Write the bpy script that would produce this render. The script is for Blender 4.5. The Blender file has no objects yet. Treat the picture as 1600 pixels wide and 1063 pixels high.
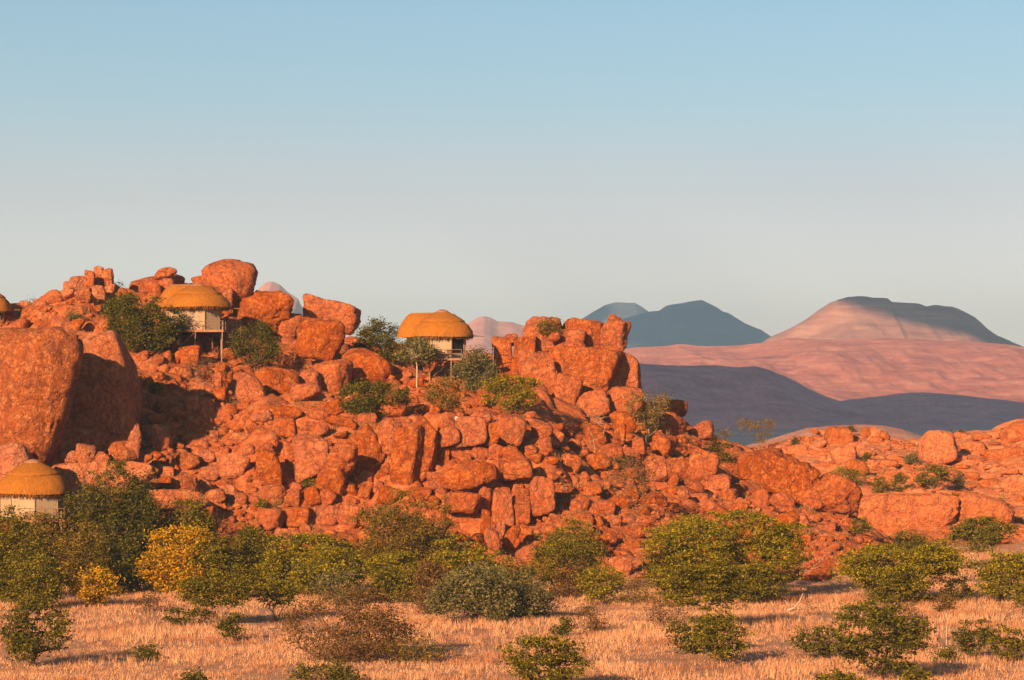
import bpy, bmesh, math, random
import numpy as np
from mathutils import Vector, Matrix

R = math.radians
rng = np.random.default_rng(7)
random.seed(7)
scene = bpy.context.scene
COL = scene.collection

# ------------------------------------------------------------------ camera, sky, sun, exposure
F, CX, HZ, CAMZ = 4444.4, 800.0, 640.0, 17.5       # focal length in photo pixels, horizon row, eye height
cam_d = bpy.data.cameras.new('camera')
cam_d.lens = 100.0
cam_d.sensor_width = 36.0
cam_d.shift_y = (HZ - 531.5) / 1600.0
cam_d.clip_start = 1.0
cam_d.clip_end = 60000.0
cam = bpy.data.objects.new('camera', cam_d)
cam.location = (0, 0, CAMZ)
cam.rotation_euler = (R(90), 0, 0)
COL.objects.link(cam)
scene.camera = cam

SUN_EL, SUN_AZ = 19.0, 27.0                         # the sun stands behind the camera, this far round to the left
sun_dir = Vector((-math.sin(R(SUN_AZ)) * math.cos(R(SUN_EL)), -math.cos(R(SUN_AZ)) * math.cos(R(SUN_EL)), math.sin(R(SUN_EL))))
world = bpy.data.worlds.new('World')
scene.world = world
world.use_nodes = True
wt = world.node_tree
for n in list(wt.nodes):
    wt.nodes.remove(n)
sky = wt.nodes.new('ShaderNodeTexSky')
sky.sky_type = 'NISHITA'
sky.sun_disc = False
sky.sun_elevation = R(SUN_EL)
sky.sun_rotation = math.atan2(sun_dir.x, sun_dir.y)
sky.altitude = 600
sky.air_density = 1.0
sky.dust_density = 1.0
sky.ozone_density = 1.5
bg = wt.nodes.new('ShaderNodeBackground')
bg.inputs['Strength'].default_value = 0.052
wo = wt.nodes.new('ShaderNodeOutputWorld')
tint = wt.nodes.new('ShaderNodeMix'); tint.data_type = 'RGBA'; tint.blend_type = 'MULTIPLY'
tint.inputs[0].default_value = 1.0
tcw = wt.nodes.new('ShaderNodeTexCoord'); sxyz = wt.nodes.new('ShaderNodeSeparateXYZ')
wt.links.new(tcw.outputs['Generated'], sxyz.inputs[0])
trmp = wt.nodes.new('ShaderNodeValToRGB')                       # dust near the horizon is rosier than the air above it
trmp.color_ramp.elements[0].position = 0.0; trmp.color_ramp.elements[0].color = (0.98, 0.76, 0.86, 1)
trmp.color_ramp.elements[1].position = 0.17; trmp.color_ramp.elements[1].color = (0.57, 0.655, 0.65, 1)
for p_, c_ in ((0.045, (0.90, 0.71, 0.76)), (0.075, (0.775, 0.60, 0.61)), (0.11, (0.62, 0.63, 0.635))):
    e_ = trmp.color_ramp.elements.new(p_); e_.color = (*c_, 1)
wt.links.new(sxyz.outputs['Z'], trmp.inputs[0])
tscale = wt.nodes.new('ShaderNodeVectorMath'); tscale.operation = 'SCALE'; tscale.inputs['Scale'].default_value = 1.38
wt.links.new(trmp.outputs[0], tscale.inputs[0]); wt.links.new(tscale.outputs[0], tint.inputs[7])
wt.links.new(sky.outputs[0], tint.inputs[6])
wt.links.new(tint.outputs[2], bg.inputs[0])
wt.links.new(bg.outputs[0], wo.inputs[0])

sl = bpy.data.lights.new('sun', 'SUN')
sl.energy = 5.0
sl.angle = R(0.55)
sl.color = (1.0, 0.63, 0.34)
sun = bpy.data.objects.new('sun', sl)
sun.rotation_euler = sun_dir.to_track_quat('Z', 'Y').to_euler()
sun.location = (-60, -40, 80)
COL.objects.link(sun)

scene.view_settings.view_transform = 'Standard'
scene.view_settings.look = 'None'
scene.view_settings.gamma = 1.0
scene.view_settings.use_curve_mapping = False
scene.view_settings.exposure = 1.32
scene.cycles.volume_bounces = 0
scene.cycles.max_bounces = 6
scene.cycles.transparent_max_bounces = 8
scene.cycles.use_denoising = True

# ------------------------------------------------------------------ numpy noise
_perm = np.random.default_rng(11).permutation(256).astype(np.int64)
_perm = np.concatenate([_perm, _perm, _perm])
_val = np.random.default_rng(12).uniform(-1, 1, 256)

def vnoise(P):
    P = np.asarray(P, float)
    i = np.floor(P).astype(np.int64)
    f = P - i
    u = f * f * f * (f * (f * 6 - 15) + 10)
    i &= 255
    x0, y0, z0 = i[..., 0], i[..., 1], i[..., 2]
    def h(a, b, c):
        return _val[_perm[_perm[_perm[(x0 + a) & 255] + ((y0 + b) & 255)] + ((z0 + c) & 255)]]
    ux, uy, uz = u[..., 0], u[..., 1], u[..., 2]
    def L(a, b, t): return a + (b - a) * t
    return L(L(L(h(0,0,0), h(1,0,0), ux), L(h(0,1,0), h(1,1,0), ux), uy),
             L(L(h(0,0,1), h(1,0,1), ux), L(h(0,1,1), h(1,1,1), ux), uy), uz)

def fbm(P, o=4, g=0.5, lac=2.1):
    P = np.asarray(P, float)
    s = 0; a = 1; t = 0
    for k in range(o):
        s = s + a * vnoise(P + k * 17.3); t += a
        a *= g; P = P * lac
    return s / t

def n2(x, y, sc, o=3, seed=0.0):
    x = np.asarray(x, float); y = np.asarray(y, float)
    return fbm(np.stack([x / sc + seed, y / sc + seed * 1.7, np.zeros_like(x) + seed], -1), o)

def sstep(a, b, x):
    t = np.clip((np.asarray(x, float) - a) / (b - a), 0, 1)
    return t * t * (3 - 2 * t)

# ------------------------------------------------------------------ terrain
CREST = np.array([(-1600,640),(-700,560),(-300,500),(-100,492),(0,487),(50,480),(80,464),(97,460),(104,450),(120,443),(140,438),(152,434),(166,437),(177,450),(190,455),(200,455),(250,452),(300,452),(340,462),
                  (400,492),(430,512),(480,522),(560,532),(620,546),(700,552),(770,562),(850,570),(930,600),(985,628),(1040,652),
                  (1085,680),(1130,698),(1180,715),(1250,745),(1300,785),(1345,830),(1400,880),(1470,925),(1700,925)], float)
YB, YC = 285.0, 365.0
CREST2 = np.array([(900,925),(1050,800),(1120,730),(1180,698),(1230,684),(1290,675),(1340,674),(1385,680),(1430,690),(1460,684),(1500,676),(1545,672),
                   (1570,662),(1600,656),(1700,640),(1900,640),(2300,700)], float)
YB2, YC2 = 345.0, 470.0

def crest_z(X, C, Y):
    px = CX + X / Y * F
    py = np.interp(px, C[:, 0], C[:, 1])
    return CAMZ + (HZ - py) / F * Y

_jit = np.random.default_rng(21).uniform(0.15, 0.85, (64, 64, 3))
def blocks(X, Y, sx, sy, seed=0):
    """Weathered bedrock: cells with rounded tops of unequal height and creases between them."""
    X = X + 1.3 * n2(X, Y, 5, 2, 9.0 + seed); Y = Y + 1.3 * n2(X, Y, 5, 2, 14.0 + seed)
    u, v = X / sx + seed * 7.3, Y / sy
    iu, iv = np.floor(u).astype(int), np.floor(v).astype(int)
    f1 = np.full(u.shape, 9.0); f2 = np.full(u.shape, 9.0); hh = np.zeros(u.shape)
    for a in (-1, 0, 1):
        for b in (-1, 0, 1):
            j = _jit[(iu + a) & 63, (iv + b) & 63]
            d = np.hypot(iu + a + j[..., 0] - u, iv + b + j[..., 1] - v)
            near = d < f1
            f2 = np.where(near, f1, np.minimum(f2, d))
            hh = np.where(near, j[..., 2], hh)
            f1 = np.where(near, d, f1)
    e = np.clip((f2 - f1) / 0.5, 0, 1)
    return (hh - 0.5) * 0.8 * sstep(0, .35, e) + 1.0 * np.sqrt(np.clip(1 - (1 - e) ** 2, 0, 1)) - 1.0

def terrain(X, Y):
    X = np.asarray(X, float); Y = np.asarray(Y, float)
    wob = 5 * n2(X, X * 0, 23, 2, 3.1)
    yb = YB + wob - 8 * sstep(-20, -60, X)
    t = (Y - yb) / (YC - yb)
    zc = np.maximum(crest_z(X, CREST, YC), 0)
    front = np.clip(t, 0, 1)
    pxx = CX + X / YC * F
    cl = sstep(385, 470, pxx) * sstep(900, 830, pxx)
    stp = np.interp(front, [0, .20, .27, .33, .40, .55, 1], [0, .17, .34, .48, .62, .70, 1])
    base_prof = front ** 0.92 * (1 - cl) + stp * cl
    prof = base_prof + 0.018 * np.sin(front * 19 + X * 0.06) * sstep(0, .2, front) * sstep(1, .85, front)
    back = 1 - sstep(0, 1, (Y - YC) / 95) * 1.0
    z1 = zc * np.where(t < 1, prof, np.clip(back, 0, 1))
    rough = 0.9 * n2(X, Y, 9, 3, 1.3) + 0.45 * n2(X, Y, 2.6, 2, 4.7)
    m1 = sstep(0.0, 2.5, z1)
    blk = 1.7 * blocks(X, Y, 5.2, 5.0) + 0.55 * blocks(X, Y, 2.1, 2.1, 3)
    z1 = z1 + rough * m1 * 0.7 + (blk + 0.8) * m1 * sstep(0, 5, z1)
    yb2 = YB2 + 9 * n2(X, X * 0, 31, 2, 8.1)
    t2 = (Y - yb2) / (YC2 - yb2)
    zc2 = np.maximum(crest_z(X, CREST2, YC2), 0)
    f2 = np.clip(t2, 0, 1)
    p2 = f2 ** 0.85
    b2 = 1 - sstep(0, 1, (Y - YC2) / 130)
    z2 = zc2 * np.where(t2 < 1, p2, np.clip(b2, 0, 1))
    m2 = sstep(0, 2.5, z2)
    z2 = z2 + (1.3 * n2(X, Y, 15, 3, 6.3) + 0.3 * n2(X, Y, 4, 2, 2.2) + 1.1 * blocks(X, Y, 5.5, 9, 5)) * m2
    flat = 0.32 * n2(X, Y, 26, 2, 5.5) + 0.1 * n2(X, Y, 5, 2, 7.5)
    flat = flat * sstep(620, 520, Y) * sstep(145, 120, np.abs(X))
    d = np.hypot(X, Y)
    knoll = 15.7 * sstep(70, 3, d)
    return np.maximum(z1, z2) + flat + knoll

_YS = np.arange(168, 640, 0.35)
def ray_hit(px, py, ymin=168):
    """Point of the ground seen at this pixel, or None above the crest."""
    ys = _YS[_YS >= ymin]
    xs = (px - CX) / F * ys
    zr = CAMZ + (HZ - py) / F * ys
    below = zr <= terrain(xs, ys)
    k = np.argmax(below)
    if not below[k]:
        return None
    return Vector((xs[k], ys[k], zr[k]))

def ray_down(px, py, ymin=168, ymax=500):
    for d in range(0, 160, 3):
        p = ray_hit(px, py + d, ymin)
        if p is not None and p.y < ymax:
            return p, d
    return Vector(((px - CX) / F * 300, 300, 0)), 0

def at(px, py, Y):
    return Vector(((px - CX) / F * Y, Y, CAMZ + (HZ - py) / F * Y))

# ------------------------------------------------------------------ materials
def nodes(name):
    m = bpy.data.materials.new(name)
    m.use_nodes = True
    nt = m.node_tree
    b = nt.nodes['Principled BSDF']
    b.inputs['Roughness'].default_value = 0.9
    b.inputs['Specular IOR Level'].default_value = 0.15
    return m, nt, b

def N(nt, t, **kw):
    n = nt.nodes.new(t)
    for k, v in kw.items():
        setattr(n, k, v)
    return n

def noise(nt, vec, scale, detail=5, rough=0.6, dist=0.0):
    n = N(nt, 'ShaderNodeTexNoise')
    n.inputs['Scale'].default_value = scale
    n.inputs['Detail'].default_value = detail
    n.inputs['Roughness'].default_value = rough
    n.inputs['Distortion'].default_value = dist
    if vec is not None:
        nt.links.new(vec, n.inputs['Vector'])
    return n.outputs['Fac']

def ramp(nt, fac, stops, interp='LINEAR'):
    r = N(nt, 'ShaderNodeValToRGB')
    cr = r.color_ramp
    cr.interpolation = interp
    while len(cr.elements) > 1:
        cr.elements.remove(cr.elements[-1])
    cr.elements[0].position = stops[0][0]; cr.elements[0].color = (*stops[0][1], 1)
    for p, c in stops[1:]:
        e = cr.elements.new(p); e.color = (*c, 1)
    nt.links.new(fac, r.inputs[0])
    return r.outputs[0]

def mix(nt, fac, a, b, mode='MIX'):
    m = N(nt, 'ShaderNodeMix', data_type='RGBA', blend_type=mode)
    m.clamp_factor = True
    for s, v in ((m.inputs[0], fac), (m.inputs[6], a), (m.inputs[7], b)):
        if hasattr(v, 'links') or isinstance(v, bpy.types.NodeSocket):
            nt.links.new(v, s)
        elif isinstance(v, (int, float)):
            s.default_value = v
        else:
            s.default_value = (*v, 1)
    return m.outputs[2]

def mathn(nt, op, a, b=0.0, c=None, clamp=False):
    m = N(nt, 'ShaderNodeMath', operation=op)
    m.use_clamp = clamp
    for i, v in enumerate((a, b, c)):
        if v is None: continue
        if isinstance(v, bpy.types.NodeSocket): nt.links.new(v, m.inputs[i])
        else: m.inputs[i].default_value = v
    return m.outputs[0]

def bump(nt, b, h, strength, dist):
    bp = N(nt, 'ShaderNodeBump')
    bp.inputs['Strength'].default_value = strength
    bp.inputs['Distance'].default_value = dist
    nt.links.new(h, bp.inputs['Height'])
    nt.links.new(bp.outputs[0], b.inputs['Normal'])

def rock_mat(name, base, pale, dark, patina=0.5):
    m, nt, b = nodes(name)
    geo = N(nt, 'ShaderNodeNewGeometry')
    pos = geo.outputs['Position']
    oi = N(nt, 'ShaderNodeObjectInfo')
    at_ = N(nt, 'ShaderNodeAttribute', attribute_name='tone')
    rnd = mathn(nt, 'ADD', oi.outputs['Random'], at_.outputs['Fac'])
    rnd = mathn(nt, 'FRACT', rnd, 0)
    vm = N(nt, 'ShaderNodeVectorMath', operation='MULTIPLY')       # streaks run down the faces
    vm.inputs[1].default_value = (1, 1, 0.28)
    nt.links.new(pos, vm.inputs[0])
    big = noise(nt, pos, 0.30, 6, 0.62, 0.6)
    mid = noise(nt, pos, 0.95, 8, 0.70, 1.0)
    fine = noise(nt, pos, 2.6, 6, 0.72, 0.4)
    strk = noise(nt, vm.outputs[0], 1.0, 6, 0.66, 0.3)
    c = mix(nt, ramp_f(nt, mid, 0.47, 0.60), base, pale)
    c = mix(nt, mathn(nt, 'MULTIPLY', ramp_f(nt, strk, 0.51, 0.62), 0.6), c, dark)
    pf = mathn(nt, 'ADD', big, mathn(nt, 'MULTIPLY', mathn(nt, 'SUBTRACT', rnd, 0.5), 0.24))
    pf2 = mathn(nt, 'ADD', mathn(nt, 'MULTIPLY', pf, 0.5), mathn(nt, 'MULTIPLY', mid, 0.5))
    c = mix(nt, mathn(nt, 'MULTIPLY', ramp_f(nt, pf2, 0.51, 0.57), patina), c, dark)
    hs = N(nt, 'ShaderNodeHueSaturation')
    nt.links.new(c, hs.inputs['Color'])
    nt.links.new(mathn(nt, 'MULTIPLY_ADD', rnd, 0.44, 0.78), hs.inputs['Value'])
    nt.links.new(mathn(nt, 'MULTIPLY_ADD', rnd, -0.12, 1.06), hs.inputs['Saturation'])
    c = mix(nt, mathn(nt, 'MULTIPLY', ramp_f(nt, fine, 0.51, 0.60), 0.7), hs.outputs[0], dark)
    c = mix(nt, mathn(nt, 'MULTIPLY', ramp_f(nt, fine, 0.46, 0.36), 0.7), c, pale)
    nt.links.new(c, b.inputs['Base Color'])
    h = mathn(nt, 'ADD', mathn(nt, 'MULTIPLY', mid, 0.9), mathn(nt, 'MULTIPLY', fine, 0.55))
    vor = N(nt, 'ShaderNodeTexVoronoi', feature='DISTANCE_TO_EDGE')
    vor.inputs['Scale'].default_value = 0.42
    wv = N(nt, 'ShaderNodeVectorMath', operation='ADD')
    nz = N(nt, 'ShaderNodeTexNoise'); nz.inputs['Scale'].default_value = 0.8; nz.inputs['Detail'].default_value = 4
    nt.links.new(pos, nz.inputs['Vector'])
    sc_ = N(nt, 'ShaderNodeVectorMath', operation='SCALE'); sc_.inputs['Scale'].default_value = 2.2
    nt.links.new(nz.outputs['Color'], sc_.inputs[0])
    nt.links.new(pos, wv.inputs[0]); nt.links.new(sc_.outputs[0], wv.inputs[1])
    nt.links.new(wv.outputs[0], vor.inputs['Vector'])
    crack = ramp_f(nt, vor.outputs[0], 0.0, 0.035)
    h = mathn(nt, 'ADD', h, mathn(nt, 'MULTIPLY', crack, 0.20))
    bump(nt, b, h, 1.0, 0.75)
    return m

def ramp_f(nt, fac, a, b):
    mr = N(nt, 'ShaderNodeMapRange', interpolation_type='SMOOTHSTEP')
    mr.inputs[1].default_value = a; mr.inputs[2].default_value = b
    if a > b:
        mr.inputs[1].default_value = b; mr.inputs[2].default_value = a
        mr.inputs[3].default_value = 1; mr.inputs[4].default_value = 0
    nt.links.new(fac, mr.inputs[0])
    return mr.outputs[0]

M = {}
M['rock'] = rock_mat('red_rock', (0.40, 0.092, 0.020), (0.58, 0.185, 0.058), (0.195, 0.055, 0.026), 0.5)
M['rock_pink'] = rock_mat('pale_weathered_rock', (0.42, 0.120, 0.042), (0.60, 0.225, 0.092), (0.200, 0.065, 0.040), 0.55)
M['rock_right'] = rock_mat('sandy_rock', (0.48, 0.135, 0.040), (0.58, 0.20, 0.075), (0.29, 0.08, 0.032), 0.4)

def ground_mat():
    m, nt, b = nodes('ground_soil')
    geo = N(nt, 'ShaderNodeNewGeometry'); pos = geo.outputs['Position']
    at1 = N(nt, 'ShaderNodeAttribute', attribute_name='hill')
    at2 = N(nt, 'ShaderNodeAttribute', attribute_name='hill_right')
    nA = noise(nt, pos, 0.09, 5, 0.6, 0.4)
    nB = noise(nt, pos, 0.8, 6, 0.65)
    nC = noise(nt, pos, 5.0, 5, 0.65)
    straw = ramp(nt, nA, [(0.35, (0.30, 0.15, 0.085)), (0.55, (0.38, 0.20, 0.115)), (0.70, (0.34, 0.12, 0.055))])
    straw = mix(nt, mathn(nt, 'MULTIPLY', ramp_f(nt, nC, 0.45, 0.7), 0.4), straw, (0.28, 0.13, 0.075))
    red = ramp(nt, nB, [(0.3, (0.23, 0.060, 0.020)), (0.5, (0.35, 0.090, 0.025)), (0.68, (0.46, 0.165, 0.065))])
    red = mix(nt, mathn(nt, 'MULTIPLY', ramp_f(nt, nC, 0.5, 0.68), 0.6), red, (0.22, 0.07, 0.04))
    rr = ramp(nt, nB, [(0.3, (0.38, 0.105, 0.036)), (0.48, (0.50, 0.150, 0.050)), (0.66, (0.58, 0.26, 0.125))])
    rr = mix(nt, mathn(nt, 'MULTIPLY', ramp_f(nt, nC, 0.52, 0.7), 0.5), rr, (0.38, 0.12, 0.06))
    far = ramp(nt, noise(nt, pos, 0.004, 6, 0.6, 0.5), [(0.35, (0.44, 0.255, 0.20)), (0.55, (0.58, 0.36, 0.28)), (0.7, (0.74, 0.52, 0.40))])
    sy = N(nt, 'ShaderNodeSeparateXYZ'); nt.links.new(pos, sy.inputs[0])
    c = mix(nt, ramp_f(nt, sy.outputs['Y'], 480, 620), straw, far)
    c = mix(nt, at1.outputs['Fac'], c, red)
    c = mix(nt, at2.outputs['Fac'], c, rr)
    nt.links.new(c, b.inputs['Base Color'])
    bump(nt, b, mathn(nt, 'ADD', nB, mathn(nt, 'MULTIPLY', nC, 0.5)), 0.9, 0.4)
    return m
M['ground'] = ground_mat()

def mount_mat(name, stops, scale, strata=0.0, speck=0.3, dark=(0.1, 0.06, 0.05)):
    m, nt, b = nodes(name)
    geo = N(nt, 'ShaderNodeNewGeometry'); pos = geo.outputs['Position']
    a = noise(nt, pos, scale, 7, 0.62, 0.5)
    if strata > 0:
        vm = N(nt, 'ShaderNodeVectorMath', operation='MULTIPLY')
        vm.inputs[1].default_value = (0.06, 0.06, 1.0)
        nt.links.new(pos, vm.inputs[0])
        s = noise(nt, vm.outputs[0], scale * 6, 5, 0.6, 0.2)
        a = mathn(nt, 'ADD', mathn(nt, 'MULTIPLY', a, 1 - strata), mathn(nt, 'MULTIPLY', s, strata))
    c = ramp(nt, a, stops)
    f = noise(nt, pos, scale * 9, 6, 0.7)
    c = mix(nt, mathn(nt, 'MULTIPLY', ramp_f(nt, f, 0.48, 0.66), speck), c, dark)
    nt.links.new(c, b.inputs['Base Color'])
    bump(nt, b, mathn(nt, 'ADD', a, mathn(nt, 'MULTIPLY', f, 0.4)), 1.0, 0.25 / scale * 0.25)
    return m

def plain_mat(name, col, var=0.25, scale=3.0, rough=0.9, stretch=None, bumpd=0.0):
    m, nt, b = nodes(name)
    tc = N(nt, 'ShaderNodeTexCoord')
    v = tc.outputs['Object']
    if stretch:
        vm = N(nt, 'ShaderNodeVectorMath', operation='MULTIPLY')
        vm.inputs[1].default_value = stretch
        nt.links.new(v, vm.inputs[0]); v = vm.outputs[0]
    n = noise(nt, v, scale, 6, 0.65)
    lo = tuple(c * (1 - var) for c in col); hi = tuple(min(1, c * (1 + var)) for c in col)
    nt.links.new(ramp(nt, n, [(0.3, lo), (0.7, hi)]), b.inputs['Base Color'])
    b.inputs['Roughness'].default_value = rough
    if bumpd: bump(nt, b, n, 0.8, bumpd)
    return m

def leaf_mat(name, c1, c2, c3, trans=0.35):
    m = bpy.data.materials.new(name); m.use_nodes = True
    nt = m.node_tree
    nt.nodes.clear()
    geo = N(nt, 'ShaderNodeNewGeometry')
    tone = N(nt, 'ShaderNodeAttribute', attribute_name='tone')
    col = ramp(nt, geo.outputs['Random Per Island'], [(0.0, c1), (0.5, c2), (1.0, c3)])
    col = mix(nt, ramp_f(nt, tone.outputs['Fac'], 0.45, 1.0), col, c3)
    hs = N(nt, 'ShaderNodeHueSaturation'); nt.links.new(col, hs.inputs['Color'])
    nt.links.new(mathn(nt, 'MULTIPLY_ADD', geo.outputs['Random Per Island'], 0.7, 0.65), hs.inputs['Value'])
    d = N(nt, 'ShaderNodeBsdfDiffuse'); t = N(nt, 'ShaderNodeBsdfTranslucent')
    nt.links.new(hs.outputs[0], d.inputs[0]); nt.links.new(hs.outputs[0], t.inputs[0])
    mx = N(nt, 'ShaderNodeMixShader'); mx.inputs[0].default_value = trans
    nt.links.new(d.outputs[0], mx.inputs[1]); nt.links.new(t.outputs[0], mx.inputs[2])
    o = N(nt, 'ShaderNodeOutputMaterial'); nt.links.new(mx.outputs[0], o.inputs[0])
    return m

M['leaf_green'] = leaf_mat('leaf_green', (0.055, 0.052, 0.006), (0.122, 0.104, 0.01), (0.22, 0.165, 0.013))
M['leaf_bright'] = leaf_mat('leaf_bright', (0.075, 0.07, 0.006), (0.17, 0.146, 0.008), (0.3, 0.215, 0.01))
M['leaf_dark'] = leaf_mat('leaf_dark', (0.04, 0.04, 0.007), (0.085, 0.078, 0.012), (0.15, 0.122, 0.016))
M['leaf_grey'] = leaf_mat('leaf_grey', (0.085, 0.078, 0.03), (0.135, 0.12, 0.045), (0.21, 0.17, 0.06))
M['leaf_olive'] = leaf_mat('leaf_olive', (0.09, 0.065, 0.01), (0.15, 0.1, 0.014), (0.24, 0.155, 0.02))
M['leaf_yellow'] = leaf_mat('leaf_yellow', (0.15, 0.125, 0.008), (0.38, 0.235, 0.01), (0.52, 0.23, 0.01))
M['leaf_brown'] = leaf_mat('leaf_brown', (0.1, 0.052, 0.02), (0.15, 0.078, 0.028), (0.17, 0.105, 0.025))
M['leaf_dry'] = leaf_mat('leaf_dry', (0.16, 0.10, 0.065), (0.24, 0.15, 0.09), (0.32, 0.20, 0.12))
M['bark'] = plain_mat('bark_brown', (0.13, 0.075, 0.05), 0.35, 4)
M['bark_dark'] = plain_mat('bark_dark', (0.07, 0.042, 0.03), 0.35, 4)
M['bark_pale'] = plain_mat('bark_pale', (0.34, 0.24, 0.18), 0.2, 4)
M['bark_twig'] = plain_mat('bark_twig', (0.34, 0.22, 0.16), 0.3, 4)
M['bark_white'] = plain_mat('bark_white', (0.42, 0.30, 0.235), 0.2, 4)
M['bark_red'] = plain_mat('bark_red', (0.30, 0.12, 0.07), 0.3, 4)

def grass_mat():
    m = bpy.data.materials.new('dry_grass'); m.use_nodes = True
    nt = m.node_tree; nt.nodes.clear()
    geo = N(nt, 'ShaderNodeNewGeometry')
    pos = geo.outputs['Position']
    big = noise(nt, pos, 0.16, 6, 0.66, 0.8)
    c = ramp(nt, geo.outputs['Random Per Island'], [(0.0, (0.46, 0.225, 0.11)), (0.5, (0.66, 0.365, 0.20)), (1.0, (0.80, 0.50, 0.29))])
    c = mix(nt, mathn(nt, 'MULTIPLY', ramp_f(nt, big, 0.44, 0.62), 0.8), c, (0.44, 0.185, 0.09))
    d = N(nt, 'ShaderNodeBsdfDiffuse'); t = N(nt, 'ShaderNodeBsdfTranslucent')
    nt.links.new(c, d.inputs[0]); nt.links.new(c, t.inputs[0])
    mx = N(nt, 'ShaderNodeMixShader'); mx.inputs[0].default_value = 0.4
    nt.links.new(d.outputs[0], mx.inputs[1]); nt.links.new(t.outputs[0], mx.inputs[2])
    o = N(nt, 'ShaderNodeOutputMaterial'); nt.links.new(mx.outputs[0], o.inputs[0])
    return m
M['grass'] = grass_mat()
M['tuft'] = leaf_mat('tuft_straw', (0.16, 0.085, 0.035), (0.26, 0.145, 0.06), (0.36, 0.20, 0.09))

# ------------------------------------------------------------------ object helpers
def mesh_np(name, V, Fc, mat=None, smooth=False, attrs=None):
    """Mesh from numpy arrays; faces all with the same number of corners."""
    V = np.asarray(V, np.float32); Fc = np.asarray(Fc, np.int32)
    me = bpy.data.meshes.new(name)
    k = Fc.shape[1]
    me.vertices.add(len(V)); me.vertices.foreach_set('co', V.ravel())
    me.loops.add(Fc.size); me.loops.foreach_set('vertex_index', Fc.ravel())
    me.polygons.add(len(Fc))
    me.polygons.foreach_set('loop_start', np.arange(0, Fc.size, k, dtype=np.int32))
    me.polygons.foreach_set('loop_total', np.full(len(Fc), k, np.int32))
    if smooth: me.polygons.foreach_set('use_smooth', np.ones(len(Fc), bool))
    me.update(calc_edges=True)
    for an, (dom, arr) in (attrs or {}).items():
        a = me.attributes.new(an, 'FLOAT', dom)
        a.data.foreach_set('value', np.asarray(arr, np.float32))
    if mat: me.materials.append(mat)
    return me

def link(name, me, parent=None, loc=(0, 0, 0), label=None, cat=None, group=None, kind=None):
    o = bpy.data.objects.new(name, me)
    COL.objects.link(o)
    o.location = loc
    if parent: o.parent = parent
    if label: o['label'] = label
    if cat: o['category'] = cat
    if group: o['group'] = group
    if kind: o['kind'] = kind
    return o

def grid_faces(nx, ny):
    i = np.arange(nx - 1)[None, :] + nx * np.arange(ny - 1)[:, None]
    return np.stack([i, i + 1, i + nx + 1, i + nx], -1).reshape(-1, 4)

# ------------------------------------------------------------------ ground
ys = np.concatenate([np.arange(-80, 168, 6), np.arange(168, 272, 2.0), np.concatenate([np.arange(272, 375, 0.5), np.arange(375, 480, 0.9)]), np.arange(480, 640, 5)])
xs = np.concatenate([np.arange(-150, -84, 4), np.arange(-80, 84, 0.55), np.arange(84, 104, 1.5), np.arange(104, 151, 4)])
XX, YY = np.meshgrid(xs, ys)
ZZ = terrain(XX, YY)
# cut the flat skirt down at the rim so that it dips under the wide plain
edge = np.minimum.reduce([sstep(-150, -146, XX), sstep(150, 146, XX), sstep(-80, -74, YY), sstep(635, 628, YY)])
ZZ = ZZ * edge - 0.35 * (1 - edge)
z1mask = sstep(0.25, 1.3, ZZ - 0.3 + 0.5 * n2(XX, YY, 3, 2, 3.3)) * (YY > 200)
right = sstep(348, 372, YY) * sstep(28, 40, XX - (YY - 365) * 0.02 + 3 * n2(XX, YY, 8, 2, 1.1))
right = np.maximum(right, sstep(372, 392, YY) * (XX > 5))
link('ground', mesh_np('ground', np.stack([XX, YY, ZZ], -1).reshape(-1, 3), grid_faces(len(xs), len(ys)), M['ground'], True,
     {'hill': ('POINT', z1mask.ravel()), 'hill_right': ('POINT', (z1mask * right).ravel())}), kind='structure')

# the wide plain out to the horizon, one sheet, a little under the near ground
fy = np.concatenate([[-400, -82], np.array([-60, 100, 300, 500]), np.geomspace(640, 14000, 60)])
fx = np.concatenate([-np.geomspace(4000, 160, 24), np.linspace(-140, 140, 8), np.geomspace(160, 4000, 24)])
FX, FY = np.meshgrid(fx, fy)
dune = 11.8 * np.exp(-((FX - 112) / 34) ** 2 - ((FY - 905) / 60) ** 2) + 8 * np.exp(-((FX - 190) / 50) ** 2 - ((FY - 980) / 60) ** 2)
FZ = -0.2 + 1.5 * n2(FX, FY, 700, 2, 2.0) * sstep(800, 1500, FY)
far_plain = np.stack([FX, FY, FZ], -1).reshape(-1, 3)
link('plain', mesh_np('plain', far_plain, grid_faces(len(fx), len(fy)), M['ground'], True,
     {'hill': ('POINT', np.zeros(len(far_plain))), 'hill_right': ('POINT', np.zeros(len(far_plain)))}), kind='structure')

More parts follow.
